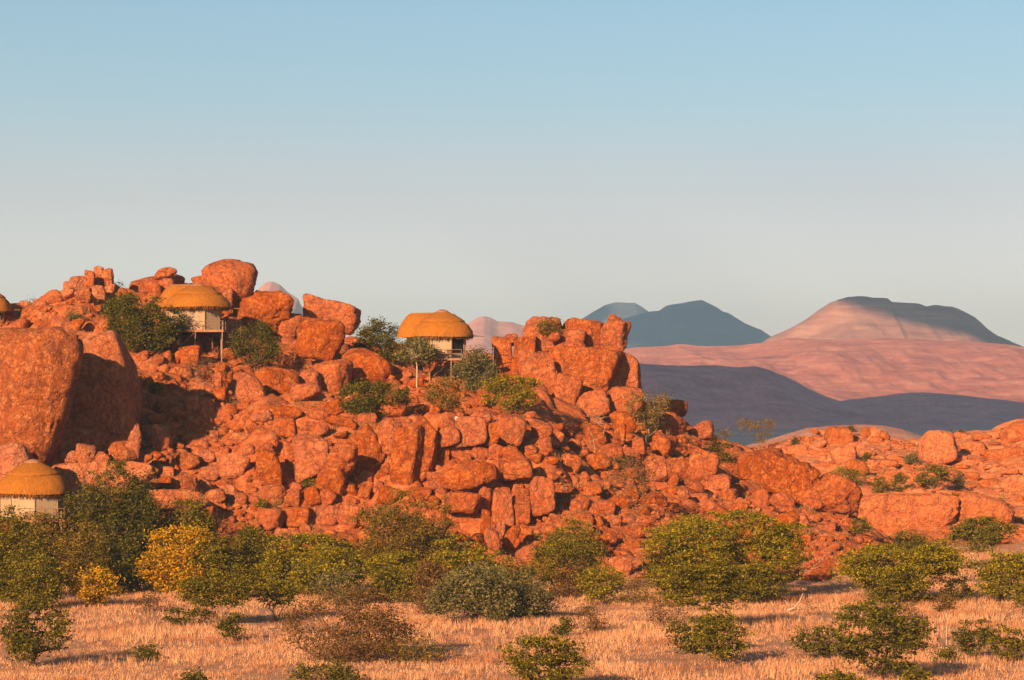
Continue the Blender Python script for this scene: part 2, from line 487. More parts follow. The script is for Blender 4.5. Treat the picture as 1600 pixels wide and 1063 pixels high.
# ------------------------------------------------------------------ far hills and mountains, each a landform with real depth
def mountain(name, Y, prof, base_z, front, back, mat, label, noise_amp=0.06, nx=220, ny=90, shape=1.0, cliff=0.0, seed=0.0):
    prof = np.array(prof, float)
    X0 = (prof[:, 0] - CX) / F * Y
    Z0 = CAMZ + (HZ - prof[:, 1]) / F * Y
    xs_ = np.linspace(X0[0], X0[-1], nx)
    zc = np.interp(xs_, X0, Z0)
    v = np.concatenate([-(np.linspace(1, 0, int(ny * .65)) ** 1.3), np.linspace(0, 1, ny - int(ny * .65) + 1)[1:]])
    Xg, Vg = np.meshgrid(xs_, v)
    Zc = np.repeat(zc[None, :], len(v), 0)
    w = 1 - np.abs(Vg)
    H = Zc.max() - base_z
    warp = 0.5 + 0.5 * n2(Xg + Vg * front * .3, Vg * front, front * 0.35, 4, seed + 3)
    p = w ** shape
    if cliff > 0:
        p = (1 - cliff) * np.clip(w / 0.86, 0, 1) ** shape + cliff * sstep(0.80, 0.92, w)
    yw = np.where(Vg < 0, Vg * front, Vg * back)
    gully = n2(Xg * 1.0, yw * 0.25, front * 0.12, 5, seed + 9)
    env = np.clip(4 * w * (1 - w), 0, 1)
    Zg = base_z + (Zc - base_z) * p + H * noise_amp * env * gully * 2 + H * noise_amp * env * (warp - .5)
    # small crags on the skyline
    Zg += H * noise_amp * 0.16 * n2(Xg, yw, front * 0.04, 3, seed + 21) * w
    Yg = Y + yw
    return link(name, mesh_np(name, np.stack([Xg, Yg, Zg], -1).reshape(-1, 3), grid_faces(nx, len(v)), mat, True),
                kind='structure', label=label)

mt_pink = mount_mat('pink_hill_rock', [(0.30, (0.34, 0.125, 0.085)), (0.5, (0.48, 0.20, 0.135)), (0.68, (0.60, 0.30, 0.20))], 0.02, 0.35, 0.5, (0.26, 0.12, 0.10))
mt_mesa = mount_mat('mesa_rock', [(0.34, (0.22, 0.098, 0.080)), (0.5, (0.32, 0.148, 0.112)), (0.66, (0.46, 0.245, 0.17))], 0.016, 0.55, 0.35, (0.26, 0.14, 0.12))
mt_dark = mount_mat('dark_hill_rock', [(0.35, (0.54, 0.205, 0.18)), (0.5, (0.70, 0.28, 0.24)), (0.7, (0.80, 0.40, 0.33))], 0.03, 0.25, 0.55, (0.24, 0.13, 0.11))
mt_blue = mount_mat('haze_tinted_mountain_rock', [(0.35, (0.075, 0.095, 0.135)), (0.65, (0.12, 0.15, 0.20))], 0.008, 0.3, 0.3, (0.05, 0.06, 0.09))  # blue of the distant haze is mixed into this rock colour

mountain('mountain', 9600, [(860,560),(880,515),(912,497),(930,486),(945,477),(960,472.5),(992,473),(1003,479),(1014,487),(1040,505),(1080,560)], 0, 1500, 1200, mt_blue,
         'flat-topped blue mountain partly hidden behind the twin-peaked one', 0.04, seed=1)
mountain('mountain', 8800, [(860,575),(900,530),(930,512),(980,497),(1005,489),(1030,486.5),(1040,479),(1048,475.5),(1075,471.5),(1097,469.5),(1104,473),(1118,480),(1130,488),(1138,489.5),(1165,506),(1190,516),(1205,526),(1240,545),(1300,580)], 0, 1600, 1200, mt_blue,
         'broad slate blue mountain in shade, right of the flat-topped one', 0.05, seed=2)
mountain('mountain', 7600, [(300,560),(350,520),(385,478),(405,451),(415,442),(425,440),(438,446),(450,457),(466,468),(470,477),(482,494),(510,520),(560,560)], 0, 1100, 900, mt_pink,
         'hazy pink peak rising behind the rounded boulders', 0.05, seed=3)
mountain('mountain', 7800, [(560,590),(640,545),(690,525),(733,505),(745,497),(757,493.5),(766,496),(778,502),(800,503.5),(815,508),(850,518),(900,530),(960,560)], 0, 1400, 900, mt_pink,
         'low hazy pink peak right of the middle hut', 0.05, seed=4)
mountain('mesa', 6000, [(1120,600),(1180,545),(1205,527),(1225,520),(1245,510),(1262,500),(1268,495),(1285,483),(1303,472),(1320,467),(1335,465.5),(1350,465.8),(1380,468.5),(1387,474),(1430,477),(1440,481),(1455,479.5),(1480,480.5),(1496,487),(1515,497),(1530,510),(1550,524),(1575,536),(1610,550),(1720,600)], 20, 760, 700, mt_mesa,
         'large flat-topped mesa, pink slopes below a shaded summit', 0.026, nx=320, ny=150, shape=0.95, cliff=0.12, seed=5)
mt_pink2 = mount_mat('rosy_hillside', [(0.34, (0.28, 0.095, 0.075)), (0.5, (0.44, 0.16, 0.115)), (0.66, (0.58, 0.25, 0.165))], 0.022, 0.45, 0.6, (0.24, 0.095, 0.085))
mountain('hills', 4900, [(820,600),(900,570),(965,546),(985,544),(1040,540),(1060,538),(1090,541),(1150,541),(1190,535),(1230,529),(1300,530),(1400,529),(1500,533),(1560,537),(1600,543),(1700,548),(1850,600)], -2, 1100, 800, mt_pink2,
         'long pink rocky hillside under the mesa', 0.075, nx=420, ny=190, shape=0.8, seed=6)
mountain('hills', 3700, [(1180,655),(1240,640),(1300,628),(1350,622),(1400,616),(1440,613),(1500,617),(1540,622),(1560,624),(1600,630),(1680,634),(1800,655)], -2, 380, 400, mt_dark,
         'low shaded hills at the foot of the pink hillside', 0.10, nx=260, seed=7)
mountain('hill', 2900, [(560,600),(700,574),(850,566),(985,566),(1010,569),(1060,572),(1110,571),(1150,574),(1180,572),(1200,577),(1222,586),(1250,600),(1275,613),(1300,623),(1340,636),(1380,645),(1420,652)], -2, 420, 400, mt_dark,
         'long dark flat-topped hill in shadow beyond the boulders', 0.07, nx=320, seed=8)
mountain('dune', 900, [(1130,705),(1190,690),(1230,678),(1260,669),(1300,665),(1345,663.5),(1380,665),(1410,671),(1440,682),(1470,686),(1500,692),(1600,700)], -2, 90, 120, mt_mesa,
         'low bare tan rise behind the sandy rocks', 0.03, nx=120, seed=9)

# ------------------------------------------------------------------ clouds high up behind the camera: their shadows lie on the far hills
cloud_mat = plain_mat('cloud', (0.85, 0.85, 0.86), 0.03, 0.01)
def ico(n):
    bm = bmesh.new()
    bmesh.ops.create_icosphere(bm, subdivisions=n, radius=1)
    V = np.array([v.co[:] for v in bm.verts]); Fc = np.array([[v.index for v in f.verts] for f in bm.faces])
    bm.free()
    return V / np.linalg.norm(V, axis=1)[:, None], Fc
ICO = {n: ico(n) for n in (1, 2, 3, 4, 5, 6)}

def cloud(target, cross, along, thick, alt, seed):
    s = (alt - target[2]) / sun_dir.z
    c = Vector(target) + sun_dir * s
    V, Fc = ICO[5]
    P = V * (1 + (0.22 if cross > 300 else 0.12) * fbm(V * 2.2 + seed, 4)[:, None])
    P = P * np.array([cross, along, thick])
    a = R(SUN_AZ)
    ca, sa = math.cos(a), math.sin(a)
    P = np.stack([P[:, 0] * ca + P[:, 1] * sa, -P[:, 0] * sa + P[:, 1] * ca, P[:, 2]], -1)
    link('cloud', mesh_np('cloud', P, Fc, cloud_mat, True), loc=c, kind='stuff')
cloud((330, 2300, 0), 620, 1150, 60, 1500, 1.0)
cloud((620, 3300, 10), 520, 750, 60, 1500, 5.0)
cloud((610, 8560, 270), 420, 420, 80, 1900, 9.0)
cloud((680, 8330, 60), 330, 380, 80, 1950, 21.0)
cloud((215, 9480, 320), 120, 260, 60, 1900, 17.0)
cloud((800, 5885, 276), 150, 150, 58, 1700, 13.0)
cloud((900, 5855, 246), 170, 160, 62, 1750, 14.0)
cloud((1010, 5820, 208), 170, 160, 62, 1800, 15.0)

# ------------------------------------------------------------------ the air: one box of thin pale haze
def haze():
    bm = bmesh.new()
    bmesh.ops.create_cube(bm, size=1)
    me = bpy.data.meshes.new('haze'); bm.to_mesh(me); bm.free()
    m = bpy.data.materials.new('haze'); m.use_nodes = True
    nt = m.node_tree; nt.nodes.clear()
    pv = N(nt, 'ShaderNodeVolumePrincipled')
    pv.inputs['Color'].default_value = (0.44, 0.73, 1.0, 1)
    pv.inputs['Density'].default_value = 8.0e-5
    pv.inputs['Anisotropy'].default_value = 0.0
    o = N(nt, 'ShaderNodeOutputMaterial'); nt.links.new(pv.outputs[0], o.inputs['Volume'])
    me.materials.append(m)
    ob = link('haze', me, kind='stuff')
    ob.scale = (9000, 15400, 520)
    ob.location = (0, 7200, 260 - 4)
haze()

# ------------------------------------------------------------------ boulders
LAND = [  # things in the picture one can find, with their place in it: used to say where each boulder lies
    ('the giant leaning boulder', 60, 620), ('the shaded half of the giant split rock', 160, 620), ('the jagged crest crag', 140, 445),
    ('the balanced egg-shaped stone', 258, 428), ('the tall dome boulder', 357, 445), ('the upper left hut', 300, 495),
    ('the dark tree beside the upper left hut', 222, 505), ('the lowest hut', 52, 765), ('the half-hidden hut at the edge', 5, 490),
    ('the grey dry bush under the upper left hut', 320, 575), ('the smooth orange egg boulder', 392, 606), ('the leaning notched boulder', 425, 492),
    ('the perched skyline boulder', 518, 490), ('the tilted block below the perched boulder', 501, 530), ('the round patched boulder', 573, 573),
    ('the low dark umbrella bush', 582, 618), ('the middle hut', 690, 535), ('the white-stemmed tree', 652, 560), ('the light green bush', 797, 612),
    ('the yellow-green bush', 693, 612), ('the summit crag', 900, 590), ('the pointed skyline boulder', 961, 520), ('the olive thicket', 1012, 655),
    ('the bleached dead branches', 930, 682), ('the tall red dry thicket', 988, 770), ('the round boulder against the plain', 1056, 637),
    ('the long oval ledge boulder', 733, 741), ('the tall standing slab', 846, 775), ('the paired pillars', 785, 795), ('the domed block wall', 735, 678),
    ('the fluted cliff column', 637, 715), ('the broad cliff face', 487, 717), ('the overhanging cliff block', 533, 730), ('the split cube boulder', 312, 640),
    ('the ridge bush', 1183, 680), ('the great wedge boulder', 1215, 745), ('the broad tan-flanked boulder', 1296, 770), ('the long whale-backed boulder', 1418, 800),
    ('the big olive bush on the slope', 640, 815), ('the brown-green tree at the cliff foot', 888, 862), ('the wide green acacia', 1135, 865),
    ('the upper right round boulder', 1466, 700), ('the twin-trunked tree', 1530, 845), ('the hilltop boulder at the right edge', 1590, 672),
]
def where(px, py):
    best = sorted(((px - x) ** 2 + ((py - y) * 1.1) ** 2, n, x, y) for n, x, y in LAND)
    k = 0
    if best[0][0] < 36: k = 1
    _, n, x, y = best[k]
    dx, dy = px - x, py - y
    a = math.degrees(math.atan2(-dy, dx)) % 360
    d = ['right of', 'up and right of', 'above', 'up and left of', 'left of', 'down and left of', 'below', 'down and right of'][int((a + 22.5) // 45) % 8]
    return d, n, math.hypot(dx, dy)

SHAPES = {  # planes, smoothing power, noise, axis-block, flat top factor
    'r': (9, 4.6, 0.075, 0.2), 'e': (4, 2.6, 0.045, 0.0), 'b': (7, 9.5, 0.065, 0.78), 'a': (11, 14, 0.085, 0.2),
    'p': (5, 8.5, 0.075, 0.82), 's': (7, 7, 0.08, 0.6), 'd': (7, 5.4, 0.065, 0.5), 'k': (4, 10, 0.055, 0.85), 'g': (8, 6.0, 0.035, 0.6), 'h': (4, 8.0, 0.05, 0.8), 'o': (8, 3.6, 0.05, 0.3),
}
def rock_shape(kind, level, seed, tilt=0.0, dims=(1, 1, 1), crack=0.0):
    """Points of a weathered granite block filling a box of the given size (m), centred on the origin."""
    r_ = np.random.default_rng(seed)
    npl, pw, na, blk = SHAPES[kind]
    V, Fc = ICO[level]
    nr = r_.normal(size=(npl, 3)); nr /= np.linalg.norm(nr, axis=1)[:, None]
    hs_ = r_.uniform(0.72, 1.08, npl)
    ax = np.array([[1,0,0],[-1,0,0],[0,1,0],[0,-1,0],[0,0,1],[0,0,-1]], float)
    ax = ax + r_.normal(size=ax.shape) * (0.22 - 0.1 * blk); ax /= np.linalg.norm(ax, axis=1)[:, None]
    ah = r_.uniform(0.78, 1.0, 6) if blk > .3 else r_.uniform(0.9, 1.05, 6)
    nn = np.concatenate([nr, ax]); hh = np.concatenate([hs_ * (1.0 if blk < .4 else 1.26), ah])
    s = (np.maximum(V @ nn.T / hh, 0) ** pw).sum(1) ** (-1 / pw)
    P = V * s[:, None]
    el = max(dims) / max(min(dims), 1e-3)
    off = r_.uniform(-50, 50, 3)
    Q = P * np.array(dims) / np.mean(dims)
    n1_ = fbm(Q * 1.3 + off, 3)
    n2_ = fbm(Q * 4.5 + off, 4)
    nrm = V
    n3_ = np.abs(fbm(Q * 2.4 + off + 70, 3))
    P = P + nrm * (na * 2.0 * n1_ + na * 1.1 * n2_ - na * 1.3 * np.exp(-(n3_ / .06) ** 2))[:, None]
    if crack > 0:
        c = np.abs(fbm(Q * np.array([1.5, 1.5, 0.7]) + off + 9, 2))
        P = P - nrm * (crack * np.exp(-(c / 0.035) ** 2))[:, None]
        st = np.abs(fbm(Q * np.array([2.6, 2.6, 0.6]) + off + 30, 2))
        P = P - nrm * (crack * .45 * np.exp(-(st / 0.05) ** 2))[:, None]
    if kind in 'gh':                        # undercut towards the foot, or spreading towards it
        t_ = np.clip((P[:, 2] + .9) / 1.6, 0, 1)
        f_ = (.36 + .64 * t_ ** .8) if kind == 'g' else (.42 + .58 * (1 - t_) ** .8)
        P[:, 0] = np.where(P[:, 0] > 0, P[:, 0] * f_, P[:, 0])
    if tilt:
        t = R(tilt); a = np.array(dims); P = P * a
        P = np.stack([P[:, 0] * math.cos(t) + P[:, 2] * math.sin(t), P[:, 1], -P[:, 0] * math.sin(t) + P[:, 2] * math.cos(t)], -1)
    lo, hi = P.min(0), P.max(0)
    P = (P - (lo + hi) / 2) / (hi - lo) * np.array(dims)
    return P, Fc

boulder_n = 0
placed = []                                   # boulders in the picture: centre, half size
rock_records = []
occ = np.zeros((540, 900), np.uint8)          # coarse map of what the boulders cover, at half the photo's scale
def occ_box(px, py, hw, hh, fill=False):
    x0, x1 = int(max(0, (px - hw) / 2)), int(min(899, (px + hw) / 2)) + 1
    y0, y1 = int(max(0, (py - hh) / 2)), int(min(539, (py + hh) / 2)) + 1
    if x1 <= x0 or y1 <= y0: return 1.0
    yy, xx = np.mgrid[y0:y1, x0:x1]
    e = ((xx * 2 - px) / hw) ** 2 + ((yy * 2 - py) / hh) ** 2 < 1
    sub = occ[y0:y1, x0:x1]
    c = (sub & e).sum() / max(e.sum(), 1)
    if fill: sub[e] = 1
    return c

def boulder(x0, y0, x1, y1, kind='r', tilt=0, anchor=0.22, depth=0.85, label=None, dy=0.0, mat=None, level=None, Y=None, crack=None, name='boulder'):
    global boulder_n
    cx, cy, w, h = (x0 + x1) / 2, (y0 + y1) / 2, x1 - x0, y1 - y0
    if w < 90: w *= 1.13; h *= 1.08
    if Y is None and dy > 1900: Y = Y_RIDGE + dy - 2000
    elif Y is None and dy > 900: Y = Y_SUMMIT + dy - 1000
    if Y is None:
        p, _ = ray_down(cx, y1 - anchor * h)
        Y = p.y + dy
    c = at(cx, cy, Y)
    k = Y / F
    d = min(w, h * 1.3) * k * depth
    if level is None: level = 5 if max(w, h) > 90 else 4 if max(w, h) > 26 else 3
    if crack is None: crack = 0.035 if max(w, h) > 45 else 0.0
    P, Fc = rock_shape(kind, level, 1000 + boulder_n * 7, tilt, (w * k, d, h * k), crack)
    me = mesh_np(name, P, Fc, mat or (M['rock_right'] if cx > 1245 and Y > 352 else M['rock']), True)
    o = link(name, me, None, c, label, 'boulder' if name != 'stone' else 'stone', 'boulders and blocks of the rocky hills')
    rock_records.append([o, cx, cy, w, h, kind, label])
    boulder_n += 1
    occ_box(cx, cy, w * .5, h * .5, True)
    return o

P_ = M['rock_pink']
Y_SUMMIT = ray_down(930, 648)[0].y + 3
Y_RIDGE = ray_down(262, 476)[0].y + 1
HERO = [
 # left: the giant split rock and what lies at its foot
 (40,512,219,738,'h',2,.06,.95,'shaded right half of the giant rock, dark cleft on its left',5,P_),
 (-48,510,134,742,'g',4,.10,.8,'giant smooth leaning boulder, sunlit face, above the lowest hut',-7,P_),
 (-40,690,62,800,'d',0,.3,.8,'broad rounded rock rising behind the lowest hut',-6,P_),
 (92,703,122,728,'r',0,.1,.9,None,-8,P_),(119,694,149,728,'a',10,.1,.9,None,-8,P_),(146,706,172,727,'r',0,.1,.9,None,-8,P_),(172,690,219,726,'r',-5,.1,.9,None,-8,P_),
 (196,664,220,720,'a',12,.1,.6,'upright pale spike of rock at the foot of the giant split rock',-9,P_),
 (66,718,250,775,'s',4,.4,.6,'long low reddish ledge rock right of the lowest hut',-4,P_),
 # upper left ridge
 (99,440,112,456,'a',-15,.2,.8,None,0,P_),(108,432,137,458,'b',4,.1,.8,None,0,P_),(133,423,148,451,'b',0,.1,.8,None,0,P_),(145,417,163,450,'b',6,.1,.8,'topmost upright block of the jagged crest crag',0,P_),
 (158,420,177,450,'a',14,.1,.8,None,0,P_),(96,450,118,470,'a',-25,.1,.8,None,0,P_),(117,450,142,474,'b',0,.2,.8,None,0,P_),(140,446,166,472,'b',5,.2,.8,None,0,P_),(163,444,180,466,'a',0,.2,.8,None,0,P_),
 (72,462,100,476,'s',-20,.2,.9,None,0,P_),(180,450,198,464,'r',0,.2,.9,None,0,P_),(30,470,52,482,'b',0,.2,.9,None,0,P_),(52,468,72,480,'r',0,.2,.9,None,0,P_),
 (205,432,256,462,'d',-14,.2,.7,'long sloping brown boulder left of the balanced stone'),
 (249,434,273,474,'e',0,0.1,0.9,'rounded upright boulder carrying the balanced egg-shaped stone',2000),
 (235,442,252,472,'e',0,0.1,0.9,'small egg-shaped boulder leaning against the stone pedestal',1998),
 (242,418,275,437,'e',-5,0.1,0.9,'egg-shaped stone balanced on the skyline',2000),
 (266,429,288,450,'a',10,0.2,0.8,'small dark shaded crag just right of the balanced stone',2003),
 (300,431,326,448,'b',-5,.2,.8,'flat pale block between the huts roof and the tall dome boulder'),
 (319,407,397,490,'o',3,.06,.85,'tall dome boulder on the skyline behind the upper left hut'),
 (320,435,344,462,'e',0,.1,.8,'small smooth boulder tucked left of the tall dome boulder',-5),
 (343,452,364,486,'r',0,.1,.7,'narrow rounded boulder touching the upper left hut roof',-6),
 (372,456,456,528,'a',24,.1,.7,'leaning notched boulder with a jagged top, right of the upper left hut'),
 (426,466,451,492,'r',15,.1,.9,'small rounded stone wedged on the notched boulder shoulder',2),
 (436,490,472,536,'d',25,.1,.9,'dark shaded boulder behind the notched boulder',4),
 (479,462,559,522,'b',12,.1,.8,'squarish skyline boulder perched above the tilted block'),
 (467,497,536,566,'a',14,.08,.75,'large tilted block below the perched skyline boulder',-5),
 (535,546,612,606,'o',6,.15,.85,'big round boulder with patchy red and orange face'),
 (488,563,548,622,'d',0,.2,.8,'smooth orange boulder left of the round patched boulder'),
 (455,530,480,552,'r',0,.15,.9,None),(549,530,562,542,'e',0,.1,.9,None),
 (398,574,466,622,'r',10,.15,.8,'broad orange boulder with a dark shaded right end'),
 (371,583,413,632,'e',6,.1,.9,'smooth orange egg boulder standing on the slope'),
 (464,578,500,612,'r',0,.2,.9,None),(455,600,500,628,'r',-6,.2,.9,None),
 (332,582,347,612,'p',0,.1,.8,None),(346,581,354,610,'p',0,.1,.8,None),(354,580,364,612,'p',3,.1,.8,None),(334,606,355,632,'p',0,.1,.9,None),
 (296,596,334,622,'b',0,.2,.9,None,0,P_),(291,618,312,652,'b',0,.15,.8,'left half of the split cube boulder',0,P_),(308,620,335,654,'b',4,.15,.8,'right half of the split cube boulder',0,P_),
 (290,650,308,680,'b',0,.2,.8,None,0,P_),(303,652,332,684,'b',0,.2,.8,None,0,P_),
 (278,541,312,572,'b',0,.2,.9,'square orange block directly below the upper left hut'),(271,548,283,570,'p',10,.2,.9,None),
 (232,645,258,662,'r',10,.2,.9,None),(238,664,268,706,'r',5,.1,.9,'dark boulder with a sunlit right corner beside the giant split rock'),
 (208,588,222,608,'a',0,.2,.9,None),(222,590,240,608,'r',0,.2,.9,None),
 # boulder row above the giant rock
 (18,498,46,524,'e',0,.2,.9,'round orange boulder right of the half-hidden hut',0),(-8,517,20,560,'e',0,.2,.9,None),
 (64,500,84,516,'r',0,.2,.9,None),(80,495,112,518,'e',0,.2,.9,'large smooth boulder in the row above the giant rock'),(108,497,131,519,'e',0,.2,.9,None),(130,503,152,524,'e',10,.2,.9,None),
 (146,498,176,536,'r',20,.2,.9,None),
 # summit crag
 (800,548,985,660,'d',0,.05,.8,'broad core of the summit crag showing between its blocks',1006),
 (770,528,802,596,'k',-2,.1,.8,'leftmost standing pillar of the summit crag',1001),(789,522,808,542,'e',0,.1,.9,None,1003),(796,527,836,612,'k',3,.1,.8,'second pillar of the summit crag, behind a dark crack',1000),
 (820,496,884,556,'b',-6,.1,.9,'rounded summit boulder with a bush on top',1003),(856,519,875,534,'e',0,.1,.9,'little round stone lying under the summit bush',999),
 (872,514,914,546,'d',0,.1,.9,None,1001),(877,499,944,552,'b',6,.1,1.0,'long domed boulder at the top of the summit crag',1004),
 (806,545,880,602,'d',10,.15,.9,None,1001),(862,534,920,566,'r',-4,.2,.9,None,1000),
 (838,540,975,648,'k',4,.08,.6,'main block of the summit crag with a broad fluted face',1001),
 (952,543,1001,630,'k',3,.05,1.0,'shaded right end block of the summit crag',1004),
 (938,500,984,552,'a',10,.1,.9,'pointed boulder balanced at the right end of the summit crag',1003),(947,492,970,514,'a',25,.1,.9,'small knob stone on top of the pointed boulder',1003.5),
 (814,560,876,648,'k',-6,.1,.6,'tall rounded buttress at the front of the summit crag',997),(860,585,908,650,'b',4,.1,.7,'bell-shaped upright boulder in front of the summit crag',995),
 (902,610,951,654,'b',-4,.1,.8,'squat boulder under the main block of the summit crag',995),(944,605,1002,650,'d',8,.1,.8,'wide bright orange boulder under the shaded end block',997),
 (985,620,1002,634,'r',0,0.1,0.8,None,1000),
 (1041,625,1073,651,'b',6,.2,.9,'round boulder standing against the distant plain'),(1030,645,1072,682,'d',10,.2,.9,None),(1076,657,1114,688,'b',-8,.15,.9,'wedge-topped boulder on the skyline right of the olive thicket'),
 (954,643,992,676,'r',0,.15,.9,None,0),(958,664,978,698,'b',2,.15,.9,None,-2),(938,694,975,718,'a',-12,.2,.9,None,-3),(988,684,1008,710,'b',4,.15,.9,None,-3),(1020,680,1058,714,'a',4,.15,.9,None,-2),
 (1010,713,1042,758,'p',-3,.1,.8,'upright orange boulder with a dark gap on its right'),(1075,700,1122,756,'a',10,.12,.8,'rough brown-patched boulder above a dark hollow'),
 (1050,718,1078,748,'r',15,.15,.9,None),(1045,740,1060,760,'e',0,.15,.9,None),(1062,748,1098,770,'a',15,.2,.9,None),
 (1150,700,1240,778,'b',-8,.15,.7,'left shoulder of the great wedge boulder',2),(1186,704,1280,790,'a',22,.1,.75,'great wedge boulder with a brown upper slab'),
 (1244,738,1348,808,'a',22,.12,.7,'broad tan-flanked boulder right of the long dark crack'),(1203,770,1242,800,'a',14,.15,.8,None,-3),(1178,765,1201,797,'e',8,.15,.9,'oval purple-faced boulder below the great wedge'),
 (1252,778,1284,796,'r',8,.2,.8,None,-3),
 # right hill
 (1337,768,1500,838,'d',-3,.25,.55,'long whale-backed boulder with dark vertical streaks'),(1492,768,1585,830,'d',8,.25,.6,'broad sloping boulder behind the twin-trunked tree'),
 (1437,674,1494,728,'d',4,.12,.8,'large round boulder high on the right hill'),(1567,652,1640,694,'d',-8,.2,.8,'hilltop boulder cut by the right edge'),
 (1344,668,1362,684,'a',0,.2,.9,None),(1358,667,1380,686,'r',8,.2,.9,None),(1374,674,1390,690,'r',0,.2,.9,None),(1360,682,1378,692,'s',0,.2,.9,None),
 (1268,669,1278,678,'r',0,.2,.9,None),(1276,672,1292,680,'b',0,.2,.9,None),(1290,670,1304,679,'r',0,.2,.9,None),
 (1508,738,1530,752,'e',0,.2,.9,None),(1530,748,1562,762,'s',0,.2,.9,None),(1490,712,1510,722,'s',0,.2,.9,None),(1500,690,1540,712,'s',-6,.3,.8,None),(1535,700,1600,724,'s',-4,.3,.8,None),
 (1320,690,1352,706,'s',0,.3,.8,None),(1230,695,1262,712,'s',0,.3,.8,None),(1276,720,1310,738,'s',0,.3,.8,None),(1380,735,1432,762,'s',8,.3,.8,None),(1562,742,1610,766,'s',0,.3,.8,None),
 # central cliffs
 (424,653,461,684,'b',10,.15,.9,None),(459,659,513,684,'r',4,.15,.8,'long smooth boulder ending in a dark hollow'),(443,690,463,724,'a',0,.15,.9,None),
 (460,683,512,758,'k',-3,.08,.7,'broad cliff face left of the overhanging block'),(402,703,440,762,'p',4,.1,.8,'rounded orange bastion left of the dark cleft'),
 (494,725,540,780,'r',0,.15,.8,None),(508,693,556,746,'a',10,.12,.8,'overhanging cliff block with a shadow under its nose',-3),
 (537,664,600,745,'s',30,.12,.5,None,1),(588,654,630,712,'d',18,.12,.7,'bulging cliff boulder left of the fluted column'),
 (612,668,664,768,'k',8,.08,.7,'fluted cliff column beside the long dark crack',1),(640,652,683,752,'k',8,.08,.8,'tall shaded buttress right of the fluted column'),
 (684,655,718,700,'d',6,.1,.8,None),(686,668,718,698,'d',-4,.1,.8,'left arched block of the domed block wall',-3),(712,652,759,698,'k',4,.1,.8,'middle and largest block of the domed block wall',-2),
 (754,662,784,697,'d',12,.1,.8,'right block of the domed block wall',-2),(779,652,820,696,'r',0,.12,.9,'pitted round boulder right of the domed block wall',-2),
 (675,697,702,726,'b',0,.15,.8,None),(698,698,740,716,'s',0,.15,.8,None),(710,708,736,724,'e',0,.15,.8,None,-2),(738,696,765,722,'d',10,.15,.8,None),(760,694,786,720,'d',10,.15,.8,None),(784,698,822,722,'r',0,.15,.8,None),
 (689,720,778,766,'e',-5,.12,.8,'long oval ledge boulder casting a deep shadow below',-3),(668,738,700,775,'r',0,.15,.9,None),(778,720,806,758,'p',0,.12,.8,None),(788,716,832,750,'s',-4,.15,.8,None,-2),
 (696,769,750,803,'b',5,.12,.9,'flat-topped loaf-shaped block under the oval ledge boulder',-3),(744,762,770,812,'p',0,.12,.8,None),(770,764,802,834,'k',0,.06,.8,'left of the paired pillars'),
 (803,764,828,824,'p',0,.06,.8,'right of the paired pillars, narrower'),(829,746,866,806,'k',2,.06,.7,'tall standing slab with a vertical groove',-2),(751,797,766,834,'p',0,.1,.9,'slim finger-shaped stone below the loaf block',-3),
 (700,801,750,834,'b',0,.15,.8,None),(775,812,790,850,'a',10,.15,.8,None,-2),(757,826,780,862,'r',0,.15,.9,None,-3),(786,822,812,868,'r',20,.15,.8,None),(806,820,832,850,'r',-20,.15,.8,None),
 (776,868,822,906,'a',0,.15,.8,'split red block among bushes at the cliff foot',-2),(807,853,846,888,'r',-10,.15,.9,None),(948,868,1002,904,'r',0,.2,.8,'low pinkish boulder beside the wide green acacia',0,P_),
 (793,840,812,866,'r',0,.2,.9,None),(958,855,986,878,'r',0,.2,.9,None,0),
 (412,758,446,792,'r',0,.15,.9,None),(446,764,470,794,'r',0,.15,.9,None),(474,761,502,790,'r',0,.15,.9,None),(497,765,525,790,'r',0,.15,.9,None),(540,756,560,776,'r',0,.2,.9,None),(556,760,580,782,'a',0,.2,.9,None),(594,730,612,746,'e',0,.2,.9,None),
 (404,794,446,828,'b',0,.15,.8,None),(443,793,486,824,'b',4,.15,.8,None),(484,790,530,830,'a',10,.15,.8,None),(528,788,566,828,'r',0,.15,.8,None),(560,790,610,830,'r',0,.2,.8,None),
 # left slope boulders
 (342,712,390,755,'a',8,.12,.8,'big angular pink boulder on the lower left slope',0,P_),(315,727,344,752,'b',8,.12,.9,None,0,P_),(311,704,336,728,'r',0,.15,.9,None,0,P_),
 (272,739,308,774,'r',8,.12,.9,'upright rounded pink boulder near the tall green tree',0,P_),(307,746,332,772,'a',30,.15,.9,None,0,P_),(248,745,271,768,'b',0,.1,.9,None),(248,728,272,748,'b',0,.15,.8,None,1,P_),
 (276,708,312,734,'r',0,.2,.9,None,0,P_),(322,764,352,790,'a',-12,.15,.9,None,0,P_),(352,758,376,792,'r',0,.15,.9,None,0,P_),(368,770,386,792,'a',10,.15,.9,None),(235,765,320,800,'s',5,.25,.8,None,0,P_),
 (360,676,400,694,'a',-8,.2,.9,None,0,P_),(340,640,362,662,'r',0,.2,.9,None),(398,692,428,716,'s',-35,.2,.8,None),
 (420,635,470,655,'e',4,.2,.8,None),(476,636,512,656,'e',8,.2,.8,None),(510,650,556,672,'a',12,.2,.8,None),(590,628,634,655,'r',-4,.2,.8,None),(645,632,672,652,'e',0,.2,.9,None),(560,645,588,660,'a',0,.2,.8,None),
 (690,600,716,622,'r',0,.3,.8,None),(640,590,664,606,'r',0,.3,.8,None),(742,618,762,636,'r',0,.3,.8,None),
 (300,534,316,548,'r',0,.2,.9,None),(318,532,330,548,'a',0,.2,.9,None),(344,542,372,566,'r',0,.2,.9,None),(214,548,232,566,'r',0,.2,.9,None),(236,556,256,572,'e',0,.2,.9,None),(255,548,268,566,'e',0,.2,.9,None),
]
